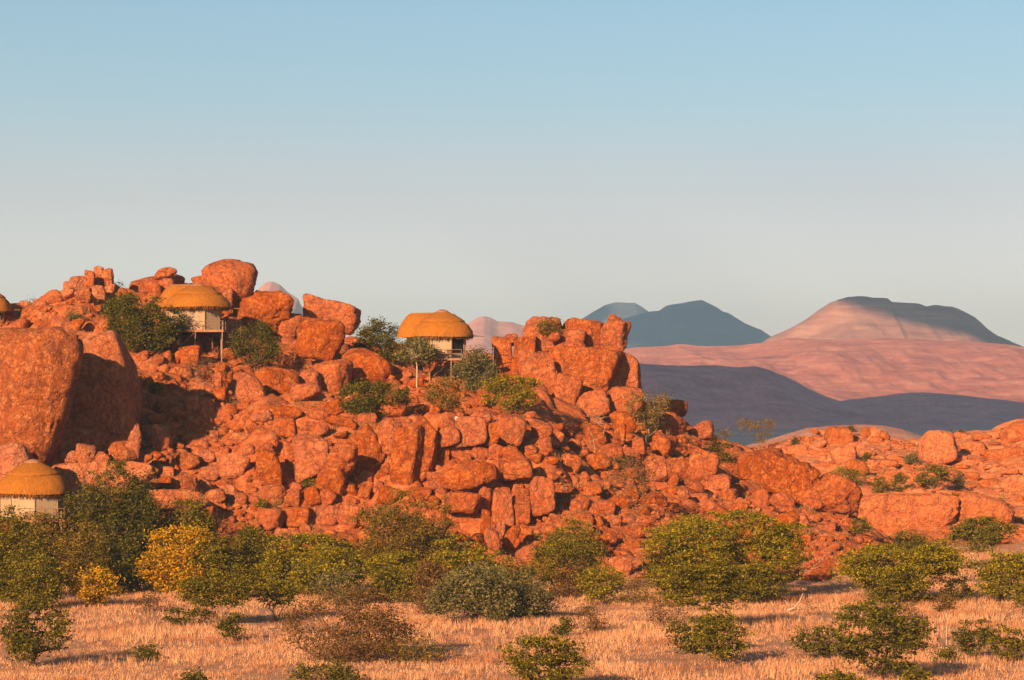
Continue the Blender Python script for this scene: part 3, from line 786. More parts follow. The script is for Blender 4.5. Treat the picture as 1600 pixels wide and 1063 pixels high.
for h_ in HERO:
    h_ = list(h_) + [None] * (11 - len(h_))
    x0, y0, x1, y1, kd, tl, an, dp, lb, dyy, mt = h_
    boulder(x0, y0, x1, y1, kd, tl, an, dp, lb, dyy or 0.0, mt)

# boulders that fill the slopes: darts thrown large to small; the 300 that show largest are objects of their own
def bottom_row(px):
    return float(np.interp(px, [0, 100, 240, 420, 600, 800, 1000, 1280, 1350, 1600], [700, 760, 800, 850, 900, 930, 910, 905, 880, 870]))
def crest_row(px, hill2=False):
    return float(np.interp(px, CREST2[:, 0] if hill2 else CREST[:, 0], CREST2[:, 1] if hill2 else CREST[:, 1]))
cand = []
def throw(n, wlo, whi, region, lim, p_kind='rrbaabd', flat=1.0):
    for _ in range(n):
        px, py = rng.uniform(region[0], region[2]), rng.uniform(region[1], region[3])
        w = wlo + (whi - wlo) * rng.random() ** 2.2
        h = w * rng.uniform(.55, 1.05) * flat
        two = px > 1225 and py < crest_row(px)
        cr = min(crest_row(px), crest_row(px, True))
        if py - h * .25 < cr + 1 or py > bottom_row(px): continue
        if 0 <= px < 222 and 520 < py < 700: continue
        if w < 24 and 395 < px < 860 and py < 700 and rng.random() < .72: continue
        if w < 13 and rng.random() < .35: continue
        c = occ_box(px, py, w * .5, h * .5)
        if c > lim: continue
        occ_box(px, py, w * .52, h * .52, True)
        cand.append((w * h, px, py, w, h, p_kind[rng.integers(len(p_kind))], two))
throw(800, 20, 44, (860, 600, 1345, 905), .22)
throw(500, 20, 46, (380, 600, 870, 900), .25, 'rdbdba')
throw(400, 14, 34, (215, 540, 420, 800), .22, 'rraaba')
throw(260, 8, 16, (85, 425, 200, 475), .4, 'aabb')
throw(160, 12, 26, (0, 470, 420, 560), .25)
throw(4200, 9, 24, (215, 540, 1345, 905), .34)
throw(900, 10, 34, (1230, 680, 1600, 850), .2, 'rssdb', .55)
throw(15000, 4.5, 12, (0, 465, 1345, 905), .62, 'raba')
throw(1500, 5, 12, (1225, 680, 1600, 860), .3, 'rsab', .7)
cand.sort(reverse=True)
n_single = 298 - len(HERO)
stuff_V, stuff_F, stuff_T, off_ = {'m': [], 'r': []}, {'m': [], 'r': []}, {'m': [], 'r': []}, {'m': 0, 'r': 0}
for i, (a_, px, py, w, h, kd, two) in enumerate(cand):
    if i < n_single:
        boulder(px - w / 2, py - h / 2, px + w / 2, py + h / 2, kd, float(rng.uniform(-25, 25)), .3, .9,
                mat=None if two or px > 420 or rng.random() < .4 else P_)
        continue
    p, _ = ray_down(px, py + .2 * h)
    k = p.y / F
    P, Fc = rock_shape(kd, 2 if w < 9 else 3, 50000 + i, float(rng.uniform(-30, 30)), (w * k, w * k * rng.uniform(.7, 1.1), h * k))
    c = at(px, py, p.y)
    key = 'r' if two else 'm'
    stuff_V[key].append(P + np.array(c[:])); stuff_F[key].append(Fc + off_[key]); stuff_T[key].append(np.full(len(P), rng.random())); off_[key] += len(P)
for key, mt in (('m', M['rock']), ('r', M['rock_right'])):
    o = link('rubble', mesh_np('rubble', np.concatenate(stuff_V[key]), np.concatenate(stuff_F[key]), mt, True,
             {'tone': ('POINT', np.concatenate(stuff_T[key]))}), kind='stuff',
             label='loose red rubble and small stones between the boulders' if key == 'm' else 'low sandy stones strewn over the right hill')

# labels: size, look and place of every boulder
used_labels = {}
KN = {'r': 'rounded', 'e': 'egg-shaped', 'b': 'blocky', 'a': 'angular', 'p': 'upright', 's': 'flat', 'd': 'domed', 'k': 'cuboid', 'g': 'giant', 'h': 'giant', 'o': 'rounded'}
for rec in rock_records:
    o, cx, cy, w, h, kd, lb = rec
    if lb: used_labels[lb] = 1
pend = {}
for rec in rock_records:
    o, cx, cy, w, h, kd, lb = rec
    if lb: continue
    d, n, dist = where(cx, cy)
    a_ = w * h
    d = d.replace(' and ', ' '); size = 'large' if a_ > 1400 else 'medium' if a_ > 750 else 'small'
    pend.setdefault((size, KN[kd], d, n), []).append((dist, rec))
ORD = ['', 'second nearest ', 'third nearest ', 'fourth nearest ', 'fifth nearest ', 'sixth nearest ', 'seventh nearest ', 'eighth nearest ', 'ninth nearest ', 'tenth nearest ']
for (size, kn, d, n), lst in pend.items():
    lst.sort(key=lambda t: t[0])
    for j, (dist, rec) in enumerate(lst):
        pre = ('nearest ' if len(lst) > 1 else '') if j == 0 else ORD[min(j, 9)]
        n_ = n.replace('shaded half of the giant', 'shaded half of').replace('the grey dry bush under the upper left hut', 'the grey dry bush by the upper left hut')
        lab_ = f'{pre}{size} {kn} boulder {d} {n_}'
        if len(lab_.split()) > 16: lab_ = lab_.replace('up and ', 'upper ').replace('down and ', 'lower ')
        while len(lab_.split()) > 16: lab_ = ' '.join(lab_.replace(' boulder ', ' rock ', 1).split()[:16])
        rec[0]['label'] = lab_

# ------------------------------------------------------------------ small building helpers (metres, local to the thing)
class MB:
    def __init__(s): s.V = []; s.F = []
    def add(s, V, Fc):
        o = len(s.V); s.V += [tuple(v) for v in V]; s.F += [tuple(i + o for i in f) for f in Fc]
    def box(s, x0, y0, z0, x1, y1, z1):
        s.add([(x0,y0,z0),(x1,y0,z0),(x1,y1,z0),(x0,y1,z0),(x0,y0,z1),(x1,y0,z1),(x1,y1,z1),(x0,y1,z1)],
              [(0,3,2,1),(4,5,6,7),(0,1,5,4),(1,2,6,5),(2,3,7,6),(3,0,4,7)])
    def pole(s, pts, r, n=6, r1=None):
        r1 = r if r1 is None else r1
        pts = [Vector(p) for p in pts]; rings = []
        for i, p in enumerate(pts):
            d = (pts[min(i + 1, len(pts) - 1)] - pts[max(i - 1, 0)]).normalized()
            a = d.cross(Vector((0.3, 1, 0.1))).normalized(); b = d.cross(a)
            rr = r + (r1 - r) * i / max(1, len(pts) - 1)
            rings.append([p + (a * math.cos(t * 2 * math.pi / n) + b * math.sin(t * 2 * math.pi / n)) * rr for t in range(n)])
        V = [v for g in rings for v in g]; Fc = []
        for i in range(len(pts) - 1):
            for t in range(n):
                Fc.append((i*n+t, i*n+(t+1)%n, (i+1)*n+(t+1)%n, (i+1)*n+t))
        Fc.append(tuple(range(n))[::-1]); Fc.append(tuple((len(pts)-1)*n+t for t in range(n)))
        s.add(V, Fc)
    def mesh(s, name, mat, smooth=False):
        me = bpy.data.meshes.new(name); me.from_pydata(s.V, [], s.F)
        if smooth:
            for p in me.polygons: p.use_smooth = True
        me.materials.append(mat); me.update(); return me
    def part(s, name, mat, parent, smooth=False, label=None, kind=None):
        return link(name, s.mesh(name, mat, smooth), parent, label=label, kind=kind)

def thing(name, loc, label, cat, group=None):
    return link(name, None, None, loc, label, cat, group)

def thatch_mat(name='golden_thatch', k=1.0):
    m, nt, b = nodes(name)
    tc = N(nt, 'ShaderNodeTexCoord')
    vm = N(nt, 'ShaderNodeVectorMath', operation='MULTIPLY'); vm.inputs[1].default_value = (7, 7, 0.6)
    nt.links.new(tc.outputs['Object'], vm.inputs[0])
    f = noise(nt, vm.outputs[0], 1.1, 7, 0.75)
    g = noise(nt, tc.outputs['Object'], 0.6, 4, 0.6)
    c = ramp(nt, f, [(0.3, (0.20 * k, 0.070 * k, 0.009)), (0.5, (0.37 * k, 0.132 * k, 0.014)), (0.7, (0.47 * k, 0.185 * k, 0.024))])
    c = mix(nt, mathn(nt, 'MULTIPLY', ramp_f(nt, g, 0.5, 0.7), 0.4), c, (0.27 * k, 0.095 * k, 0.014))
    nt.links.new(c, b.inputs['Base Color'])
    bump(nt, b, f, 1.0, 0.3)
    return m
M['thatch'] = thatch_mat()
M['fringe'] = thatch_mat('ragged_thatch_ends', 0.55)
M['canvas'] = plain_mat('cream_canvas', (0.30, 0.215, 0.14), 0.10, 1.2, 0.95, (1, 1, .3), 0.04)
M['pole'] = plain_mat('weathered_pole', (0.18, 0.095, 0.055), 0.3, 5)
M['pole_pale'] = plain_mat('pale_pole', (0.24, 0.15, 0.10), 0.3, 5)
M['deck'] = plain_mat('deck_wood', (0.27, 0.125, 0.065), 0.3, 4)
M['inside_shade'] = plain_mat('painted_inside_shade', (0.012, 0.010, 0.010), 0.2, 4)  # near-black colour stands in for the unlit inside behind the openings
M['cement'] = plain_mat('ridge_cement', (0.25, 0.12, 0.07), 0.2, 4)
M['darkwood'] = plain_mat('dark_wood', (0.10, 0.055, 0.04), 0.3, 6)

ROOF_LOW = [(1.0, 0.0), (0.995, 0.09), (0.965, 0.20), (0.915, 0.31), (0.85, 0.41), (0.775, 0.50), (0.70, 0.56)]
ROOF_CAP = [(0.73, 0.54), (0.735, 0.568), (0.64, 0.65), (0.52, 0.735), (0.40, 0.81), (0.29, 0.87), (0.19, 0.93), (0.10, 0.98), (0.02, 1.0)]
ROOF_WING = [(1.0, 0.0), (0.99, 0.12), (0.96, 0.27), (0.90, 0.44), (0.82, 0.60), (0.73, 0.74), (0.62, 0.88), (0.52, 0.975), (0.46, 1.0), (0.25, 1.01), (0.02, 1.01)]
def sweep(prof, rx, h, L=0.0, hscale=1.0, n=56, seed=0, ry=None):
    """Thatch skin swept round a circle, or round a long oval L metres longer to the left."""
    V, Fc = [], []
    r_ = np.random.default_rng(seed); ph = r_.uniform(0, 6)
    ry = ry or rx
    for j, (r, z) in enumerate(prof):
        for i in range(n):
            t = 2 * math.pi * i / n
            w = 1 + 0.012 * math.sin(5 * t + ph) + 0.008 * math.sin(17 * t + j)
            x, y = math.cos(t) * r * rx * w, math.sin(t) * r * ry * w
            if L and math.cos(t) < -1e-6: x -= L
            if j: w += 0.012 * r_.normal()
            x, y = math.cos(t) * r * rx * w - (L if L and math.cos(t) < -1e-6 else 0), math.sin(t) * r * ry * w
            sag = -0.05 * math.sin(3 * t + ph) * (1 - z)
            V.append((x, y, z * h * hscale + sag))
    for j in range(len(prof) - 1):
        for i in range(n):
            Fc.append((j*n+i, j*n+(i+1)%n, (j+1)*n+(i+1)%n, (j+1)*n+i))
    Fc.append(tuple((len(prof)-1)*n+i for i in range(n)))
    return V, Fc

def hut(Y, cx, top, eave, rx_px, floor, deck_x, ground_row, label, wing=None, wall_px=0.78, windows=(), cap=True, seed=0,
        stilts=(), rails=((0.0, 1.0),), pole=None, wall_rot=22.5):
    k = Y / F
    base = at(cx, floor, Y)
    g = thing('thatched_hut', base, label, 'hut', 'thatched huts on stilts among the boulders')
    rx = rx_px * k; H = (eave - top) * k; ze = (floor - eave) * k
    def roof(prof, name, L=0, hs=1.0, dx=0, dyy=0, sc=1.0, mt=M['thatch']):
        V, Fc = sweep(prof, rx * sc, H, L, hs, seed=seed + len(name), ry=rx * sc)
        mb = MB(); mb.add([(x + dx, y + dyy, z + ze) for x, y, z in V], Fc)
        return mb.part(name, mt, g, True)
    ro = roof(ROOF_LOW, 'thatch_roof'); roof(ROOF_CAP, 'roof_cap').parent = ro
    if wing:
        L, hs = wing
        Lm = L * k
        rr = roof(ROOF_WING, 'rear_thatch_roof', Lm, hs, 0, rx * .42, .76)
        zr = ze + H * hs * 1.01
        mb = MB()
        mb.pole([(-Lm - rx * .34, rx * .42, zr - .03), (-Lm * .6, rx * .42, zr + .02), (0, rx * .42, zr)], 0.13, 8)
        mb.part('ridge_cap', M['cement'], rr, True)
    if cap:
        V, Fc = sweep([(0.24, 0.885), (0.235, 0.91), (0.16, 0.965), (0.08, 1.0), (0.01, 1.01)], rx, H, n=28, seed=3)
        mb = MB(); mb.add([(x, y, z + ze) for x, y, z in V], Fc); mb.part('roof_crown', M['cement'], ro, True)
    # ragged fringe: strands hanging under the eave
    r_ = np.random.default_rng(seed + 5)
    V, Fc = [], []
    for i in range(520):
        t = r_.uniform(0, 2 * math.pi); q = r_.uniform(.90, .99); w = r_.uniform(.05, .12); ln = r_.uniform(.18, .52)
        x, y = math.cos(t) * rx * q, math.sin(t) * rx * q
        tx, ty = -math.sin(t) * w, math.cos(t) * w
        o = len(V)
        V += [(x - tx, y - ty, ze + .1), (x + tx, y + ty, ze + .1), (x + r_.normal() * .06, y + r_.normal() * .06, ze - ln)]
        Fc.append((o, o + 1, o + 2))
    mb = MB(); mb.add(V, Fc); mb.part('thatch_fringe', M['fringe'], g)
    V, Fc = sweep([(0.97, 0.02), (0.90, -0.02), (0.5, 0.12), (0.05, 0.2)], rx, H, n=40, seed=4)
    mb = MB(); mb.add([(x, y, z + ze) for x, y, z in V], Fc); mb.part('roof_underside', M['darkwood'], g, True)
    for i in range(10):                                          # eave poles poking out of the thatch
        t = 2 * math.pi * (i + .37) / 10
        mb = MB(); q = 1.0
        a = Vector((math.cos(t) * rx * .93, math.sin(t) * rx * .93, ze - .02)); b = Vector((math.cos(t + .5) * rx * 1.0, math.sin(t + .5) * rx * 1.0, ze + .03 * (i % 3)))
        mb.pole([a, b], 0.045, 5); mb.part('eave_pole', M['pole'], g)
    # canvas walls
    rw = rx * wall_px; n = 8
    def ring(walls_cx, walls_cy, wn, rot):
        for i in range(n):
            a0, a1 = R(rot) + 2 * math.pi * i / n, R(rot) + 2 * math.pi * (i + 1) / n
            p0 = Vector((walls_cx + math.cos(a0) * rw, walls_cy + math.sin(a0) * rw, 0)); p1 = Vector((walls_cx + math.cos(a1) * rw, walls_cy + math.sin(a1) * rw, 0))
            inn = -(p0 + p1 - 2 * Vector((walls_cx, walls_cy, 0))).normalized() * 0.08
            d = (p1 - p0)
            zt = ze + H * 0.10
            def panel(u0, u1, z0, z1, name, mt, push=0.0, label=None):
                a, b = p0 + d * u0 + inn * push, p0 + d * u1 + inn * push
                mb = MB()
                V = [a + Vector((0,0,z0)), b + Vector((0,0,z0)), b + Vector((0,0,z1)), a + Vector((0,0,z1))]
                V += [v + inn for v in V]
                mb.add(V, [(0,1,2,3),(7,6,5,4),(0,4,5,1),(1,5,6,2),(2,6,7,3),(3,7,4,0)])
                return mb.part(name, mt, g, label=label)
            if i in wn:
                panel(0, 1, 0, .62, 'lower_wall', M['canvas'])
                gw = panel(.10, .90, .62, zt, 'dark_opening_panel', M['inside_shade'], 1.2)  # opaque dark sheet painted as the shade inside the opening
                for u_ in ((0, .10), (.90, 1)): panel(*u_, .62, zt, 'window_post', M['pole_pale']).parent = gw
            else:
                panel(.012, .988, 0.0, zt, 'wall_panel', M['canvas'])
            mb = MB(); mb.pole([p0 - inn * .4, p0 - inn * .4 + Vector((0, 0, zt))], 0.055, 6); mb.part('corner_pole', M['pole_pale'], g)
    ring(0, 0, windows, wall_rot)
    if wing: 
        mb = MB(); Lm = wing[0] * k
        mb.box(-Lm - rx * .45, rx * .42 - rx * .25, 0.01, -rw * .72, rx * .42 + rx * .45, ze + H * .08); mb.part('rear_wall', M['canvas'], g)
    # deck of planks on a frame, its edge boards, stilts and rail
    x0, x1 = (deck_x[0] - cx) * k, (deck_x[1] - cx) * k
    y0, y1 = -rx * 1.02, rx * 1.0
    mb = MB(); xx = x0
    while xx < x1 - .05:
        mb.box(xx, y0, -.10, min(xx + .19, x1), y1, -.02); xx += .21
    mb.part('deck_planks', M['deck'], g)
    mb = MB(); mb.box(x0 - .03, y0 - .09, -.30, x1 + .03, y0 - .003, -.04); mb.part('edge_beam', M['deck'], g)
    mb = MB(); mb.box(x1 + .005, y0, -.30, x1 + .09, y1, -.04); mb.part('edge_beam', M['deck'], g)
    for f_ in (.25, .5, .75):
        yy = y0 + (y1 - y0) * f_
        mb = MB(); mb.box(x0, yy - .05, -.30, x1, yy + .05, -.11); mb.part('joist', M['darkwood'], g)
    rr_ = random.Random(seed)
    def stilt(px, yy, lean=0.0, mt='pole_pale', up=0.0, r=.09):
        x = (px - cx) * k
        wz = float(terrain(base.x + x + lean, base.y + yy))
        bot = wz - base.z - .6
        mb = MB(); mid = (bot - .12) / 2
        mb.pole([(x + lean, yy, bot), (x + lean * .4 + rr_.uniform(-.05, .05), yy, mid), (x, yy, -.12 + up)], r, 6, r * .85)
        mb.part('stilt', M[mt], g)
    for px, fy_, lean, up in stilts:
        stilt(px, y0 + .1 + (y1 - y0) * fy_, lean, 'pole_pale' if fy_ < .3 else 'pole', up)
    for px in np.linspace(deck_x[0] + 6, deck_x[1] - 4, 4):
        stilt(float(px), y1 - .4, 0, 'pole')
    mb = MB(); xm = x0 + (x1 - x0) * .22
    mb.pole([(xm, y0 + .3, -1.9), (xm + 1.7, y0 + .3, -.3)], .07, 6); mb.part('brace', M['pole'], g)
    # rail: posts and two crooked rails
    np_ = 5
    for i in range(np_):
        x = x0 + (x1 - x0) * i / (np_ - 1)
        mb = MB(); mb.pole([(x, y0 - .04, -.1), (x + rr_.uniform(-.04, .04), y0 - .04, 1.05)], .045, 6); mb.part('rail_post', M['pole'], g)
    for zz in (1.02, .55):
        pts = [(x0 + (x1 - x0) * i / 8, y0 - .12, zz + rr_.uniform(-.05, .05)) for i in range(9)]
        mb = MB(); mb.pole(pts, .038, 5); mb.part('rail', M['pole'], g)
        mb = MB(); mb.pole([(x1 + .06, y0, zz), (x1 + .06, (y0 + y1) / 2, zz + .04), (x1 + .06, y1, zz)], .038, 5); mb.part('rail', M['pole'], g)
    for i in range(1, 4):
        yy = y0 + (y1 - y0) * i / 3
        mb = MB(); mb.pole([(x1 + .02, yy, -.1), (x1 + .02, yy, 1.05)], .045, 6); mb.part('rail_post', M['pole'], g)
    if pole:
        mb = MB(); xa, xb, row = pole
        mb.pole([((xa - cx) * k, 0, (floor - row) * k), ((xb - cx) * k, 0.2, (floor - row) * k - .05)], .06, 6); mb.part('lookout_pole', M['pole'], g)
    return g, k

YA = ray_down(316, 546)[0].y
hutA, kA = hut(YA + 1, 309, 443, 481, 51, 516.5, (270, 354), 545, 'upper left thatched hut with cream walls, below the tall dome boulder',
           wing=(28, .93), wall_px=.74, windows=(), seed=1, stilts=((311, .0, 0, .0), (333, .35, 0, 0), (348, .25, 0, 0), (353, 0, -.12, 1.2), (285, .2, 0, 0), (300, .5, 0, 0)), pole=(356, 377, 482))
YBh = ray_down(700, 590)[0].y
hutB, kB = hut(YBh + 1, 691, 484, 527, 49, 560.5, (655, 722), 590, 'middle thatched hut with dark windows, between white-stemmed tree and summit crag',
           wing=(34, .86), wall_px=.80, windows=(6, 7), seed=2, stilts=((706, 0, -.1, 1.2), (702, .3, 0, 0), (673, .1, 0, 0), (662, .2, 0, 0), (654, .3, 0, 0), (684, .5, 0, 0)), pole=(738, 756, 525), cap=True, wall_rot=22.5)
mb = MB(); mb.pole([(-1.6, -2.2, -2.6), (1.1, -2.2, -.4)], .09, 6); mb.part('brace', M['pole_pale'], hutB)
YCh = 286.0
hutC, kC = hut(YCh, 52, 718, 771, 58, 809, (40, 110), 820, 'lowest thatched hut, at the foot of the giant boulder behind the green trees',
           wall_px=.86, seed=3, stilts=((105, 0, 0, .9), (60, 0, 0, 0), (85, .2, 0, 0)), wall_rot=12)
YDh = ray_down(10, 520)[0].y
hutD, kD = hut(YDh + 4, -22, 448, 487, 41, 508, (-60, 8), 520, 'half-hidden thatched hut cut off by the left edge, dark open front',
           wall_px=.80, windows=(5, 6, 7), seed=4, stilts=((5, 0, 0, 0), (-10, 0, 0, 0)), pole=(14, 31, 484), cap=True)

def walkway(x0, y0, x1, y1, Y, label):
    a, b = at(x0, y0, Y), at(x1, y1, Y + 1)
    g = thing('walkway', a, label, 'walkway', 'wooden walkways leading to the huts')
    d = b - a
    mb = MB()
    nn = max(3, int(d.length / .25))
    for i in range(nn):
        p = d * (i / nn); mb.box(p.x, -.6, p.z - .06, p.x + abs(d.x) / nn * .85, .6, p.z)
    mb.part('walk_planks', M['deck'], g)
    for i in range(4):
        p = d * (i / 3)
        mb = MB(); mb.pole([(p.x, -.62, p.z - 2.2), (p.x, -.62, p.z + 1.0)], .05, 6); mb.part('rail_post', M['pole_pale'], g)
    for zz in (.95, .5):
        mb = MB(); mb.pole([(0, -.62, zz), (d.x, -.62, d.z + zz)], .04, 5); mb.part('rail', M['pole_pale'], g)
walkway(726, 562, 771, 556, YBh + 3, 'wooden walkway with a pole rail running right from the middle hut')
walkway(357, 517, 378, 514, YA + 4, 'short railed walkway at the right end of the upper left hut')

def chair(px, row, Y, label, rz):
    p = at(px, row, Y)
    g = thing('deck_chair', p, label, 'chair', 'chairs on the deck of the middle hut')
    g.rotation_euler.z = rz
    mb = MB(); mb.box(-.27, -.25, .40, .27, .25, .46); mb.part('seat', M['darkwood'], g)
    mb = MB()
    for i in range(4): mb.box(-.25 + i * .135, .21, .50, -.25 + i * .135 + .09, .25, .95)
    mb.box(-.27, .205, .46, .27, .255, .50); mb.box(-.27, .205, .95, .27, .255, 1.02); mb.part('backrest', M['darkwood'], g)
    for sx in (-.24, .24):
        for sy in (-.22, .22):
            mb = MB(); mb.pole([(sx, sy, 0), (sx, sy, .40)], .03, 5); mb.part('leg', M['darkwood'], g)
ry_ = 49 * kB
chair(682, 560.3, YBh + 1 - ry_ * .93, 'left-hand wooden chair on the deck of the middle hut', 2.6)
chair(700, 560.3, YBh + 1 - ry_ * .93, 'right wooden chair on the deck of the middle hut, near the corner post', 3.6)
g = thing('deck_table', at(691, 560.3, YBh + 1 - ry_ * .93), 'small round wooden table between the two deck chairs', 'table')
mb = MB(); mb.pole([(0, 0, .66), (0, 0, .71)], .36, 14); mb.part('table_top', M['darkwood'], g)
mb = MB(); mb.pole([(0, 0, 0), (0, 0, .66)], .05, 6); mb.part('pedestal', M['darkwood'], g)
o = boulder(711, 651, 720, 658, 'e', 0, .3, .8, 'small white stone lying on the domed block wall', -2, plain_mat('white_stone', (0.45, 0.38, 0.32), .1), 3, name='stone')
o['category'] = 'stone'
for rec in rock_records:
    if 'category' not in rec[0]: rec[0]['category'] = 'boulder'

# ------------------------------------------------------------------ trees and shrubs: each grown on its own skeleton
def leaf_quads(C, spread, size, n_per, r_, flat=.5, along=None, elong=1.6):
    """Small rhombic leaf sprays scattered round each twig end."""
    C = C[r_.random(len(C)) > .05]
    n = len(C) * n_per
    sc_ = np.repeat(r_.uniform(.5, 1.5, len(C)), n_per)[:, None]
    cc = np.repeat(C, n_per, 0) + r_.normal(size=(n, 3)) * np.array([spread, spread, spread * flat]) * sc_
    a = r_.normal(size=(n, 3)); a[:, 2] *= .55; a /= np.linalg.norm(a, axis=1)[:, None]
    b = r_.normal(size=(n, 3)); b -= a * (a * b).sum(1)[:, None]; b /= np.linalg.norm(b, axis=1)[:, None]
    s = size * r_.uniform(.6, 1.35, n)[:, None]
    V = np.stack([cc - a * s * elong * .55 - b * s * .42, cc + a * s * elong * .65, cc - a * s * elong * .2 + b * s * .62], 1).reshape(-1, 3)
    return V, np.arange(n * 3).reshape(-1, 3)

def grow(W, H, D, env, ntips, cb, stems, r_, droop=0.0, gap=0.04, root=-.3):
    """Skeleton that reaches twig ends spread through the crown's volume. Returns nodes, parents, tips."""
    tips = []
    seedo = r_.uniform(-30, 30, 3)
    tries = 0
    lay = r_.uniform(0, 1, 5)
    while len(tips) < ntips and tries < 60000:
        tries += 1
        x, y, z = r_.uniform(-1, 1), r_.uniform(-1, 1), r_.uniform(0, 1)
        rad = math.hypot(x, y)
        if env == 'dome': lim = math.sqrt(max(0, 1 - z * z * .95)) * (0.55 + 0.45 * min(1, z * 3.5))
        elif env == 'umbrella': lim = min(1, .50 + z * 1.3) * math.sqrt(max(0, 1 - ((z - .45) / .56) ** 2 if z > .45 else 1))
        elif env == 'fan': lim = .12 + z * .88
        elif env == 'ball': lim = math.sqrt(max(0, 1 - (z * 2 - 1) ** 2)) * .95 + .05
        else: lim = .55 + .45 * math.sin(z * math.pi)
        lump = 1 + .52 * float(vnoise(np.array([[x * 2.3, y * 2.3, z * 2.3]]) + seedo)[0])
        if rad > lim * lump * (1.0 if r_.random() > .03 else 1.22): continue
        if rad < lim * .45 and r_.random() < .6: continue          # most foliage sits in the outer shell
        g_ = float(vnoise(np.array([[x * 3.0, y * 3.0, z * 5.5]]) + seedo + 9)[0])
        if g_ < -gap + .12 * r_.normal(): continue
        tips.append((x * W / 2, y * D / 2, (cb + (1 - cb) * z) * H))
    T = np.array(tips)
    nodes_, par = [(0, 0, root)], [-1]
    st = []
    for s_ in range(stems):
        a = 2 * math.pi * (s_ + r_.random() * .6) / stems
        sp = .0 if stems == 1 else min(.16 * W, .5 * H)
        prev = 0
        for q in (.35, .7, 1.0):
            nodes_.append((math.cos(a) * sp * q + r_.normal() * .03 * W * q, math.sin(a) * sp * q, cb * H * q * (1.05 if stems == 1 else .8)))
            par.append(prev); prev = len(nodes_) - 1
        st.append(prev)
    NP = np.array(nodes_, float)
    order = np.argsort(np.linalg.norm(T - np.array([0, 0, cb * H]), axis=1))
    first = 1
    tip_idx = []
    step = max(.4, H * .12)
    dist_root = [0] * len(nodes_)
    nodes_l = [np.array(v, float) for v in nodes_]
    AA = np.zeros((60000, 3)); AA[:len(nodes_l)] = np.array(nodes_l)
    for ti in order:
        t = T[ti]
        A = AA[:len(nodes_l)]
        d = np.sqrt(((A - t) ** 2).sum(1))
        # prefer joining below and inside the tip
        cost = d + .9 * np.maximum(0, A[:, 2] - t[2]) + .25 * np.maximum(0, np.hypot(A[:, 0], A[:, 1]) - math.hypot(t[0], t[1]))
        cost[0] += 2 * H
        j = int(np.argmin(cost))
        L = d[j]; m = max(1, int(L / step))
        prev = j; p0 = nodes_l[j]
        bend = r_.normal(size=3) * L * .07
        for q in range(1, m + 1):
            u = q / m
            p = p0 + (t - p0) * u + bend * math.sin(math.pi * u); p[2] += L * .08 * math.sin(math.pi * u)
            AA[len(nodes_l)] = p; nodes_l.append(p); par.append(prev); prev = len(nodes_l) - 1
        tip_idx.append(prev)
    return np.array(nodes_l), par, tip_idx, T

def branches(Nd, par, tips, r_tip, expo, nseg=4, rmax=None):
    cnt = np.zeros(len(Nd))
    for t in tips: cnt[t] += 1
    for i in range(len(Nd) - 1, 0, -1): cnt[par[i]] += cnt[i]
    rad = r_tip * np.maximum(cnt, 1) ** expo
    if rmax: rad = np.minimum(rad, rmax)
    V, Fc = [], []
    idx = np.arange(1, len(Nd)); pa = np.array(par)[1:]
    d = Nd[idx] - Nd[pa]; L = np.linalg.norm(d, axis=1)[:, None] + 1e-6; d = d / L
    up = np.where(np.abs(d[:, 2:3]) > .9, np.array([[1., 0, 0]]), np.array([[0, 0, 1.]]))
    a = np.cross(d, up); a /= np.linalg.norm(a, axis=1)[:, None] + 1e-9; b = np.cross(d, a)
    rings = []
    for end, rr in ((Nd[pa], np.minimum(rad[pa], rad[idx] * 1.6)), (Nd[idx], rad[idx])):
        for q in range(nseg):
            t = 2 * math.pi * q / nseg
            rings.append(end + (a * math.cos(t) + b * math.sin(t)) * rr[:, None])
    Vv = np.stack(rings, 1)                      # n, 2*nseg, 3
    n = len(idx); base = (np.arange(n) * 2 * nseg)[:, None]
    fs = []
    for q in range(nseg):
        fs.append(base + np.array([[q, (q + 1) % nseg, nseg + (q + 1) % nseg, nseg + q]]))
    return Vv.reshape(-1, 3), np.concatenate(fs)

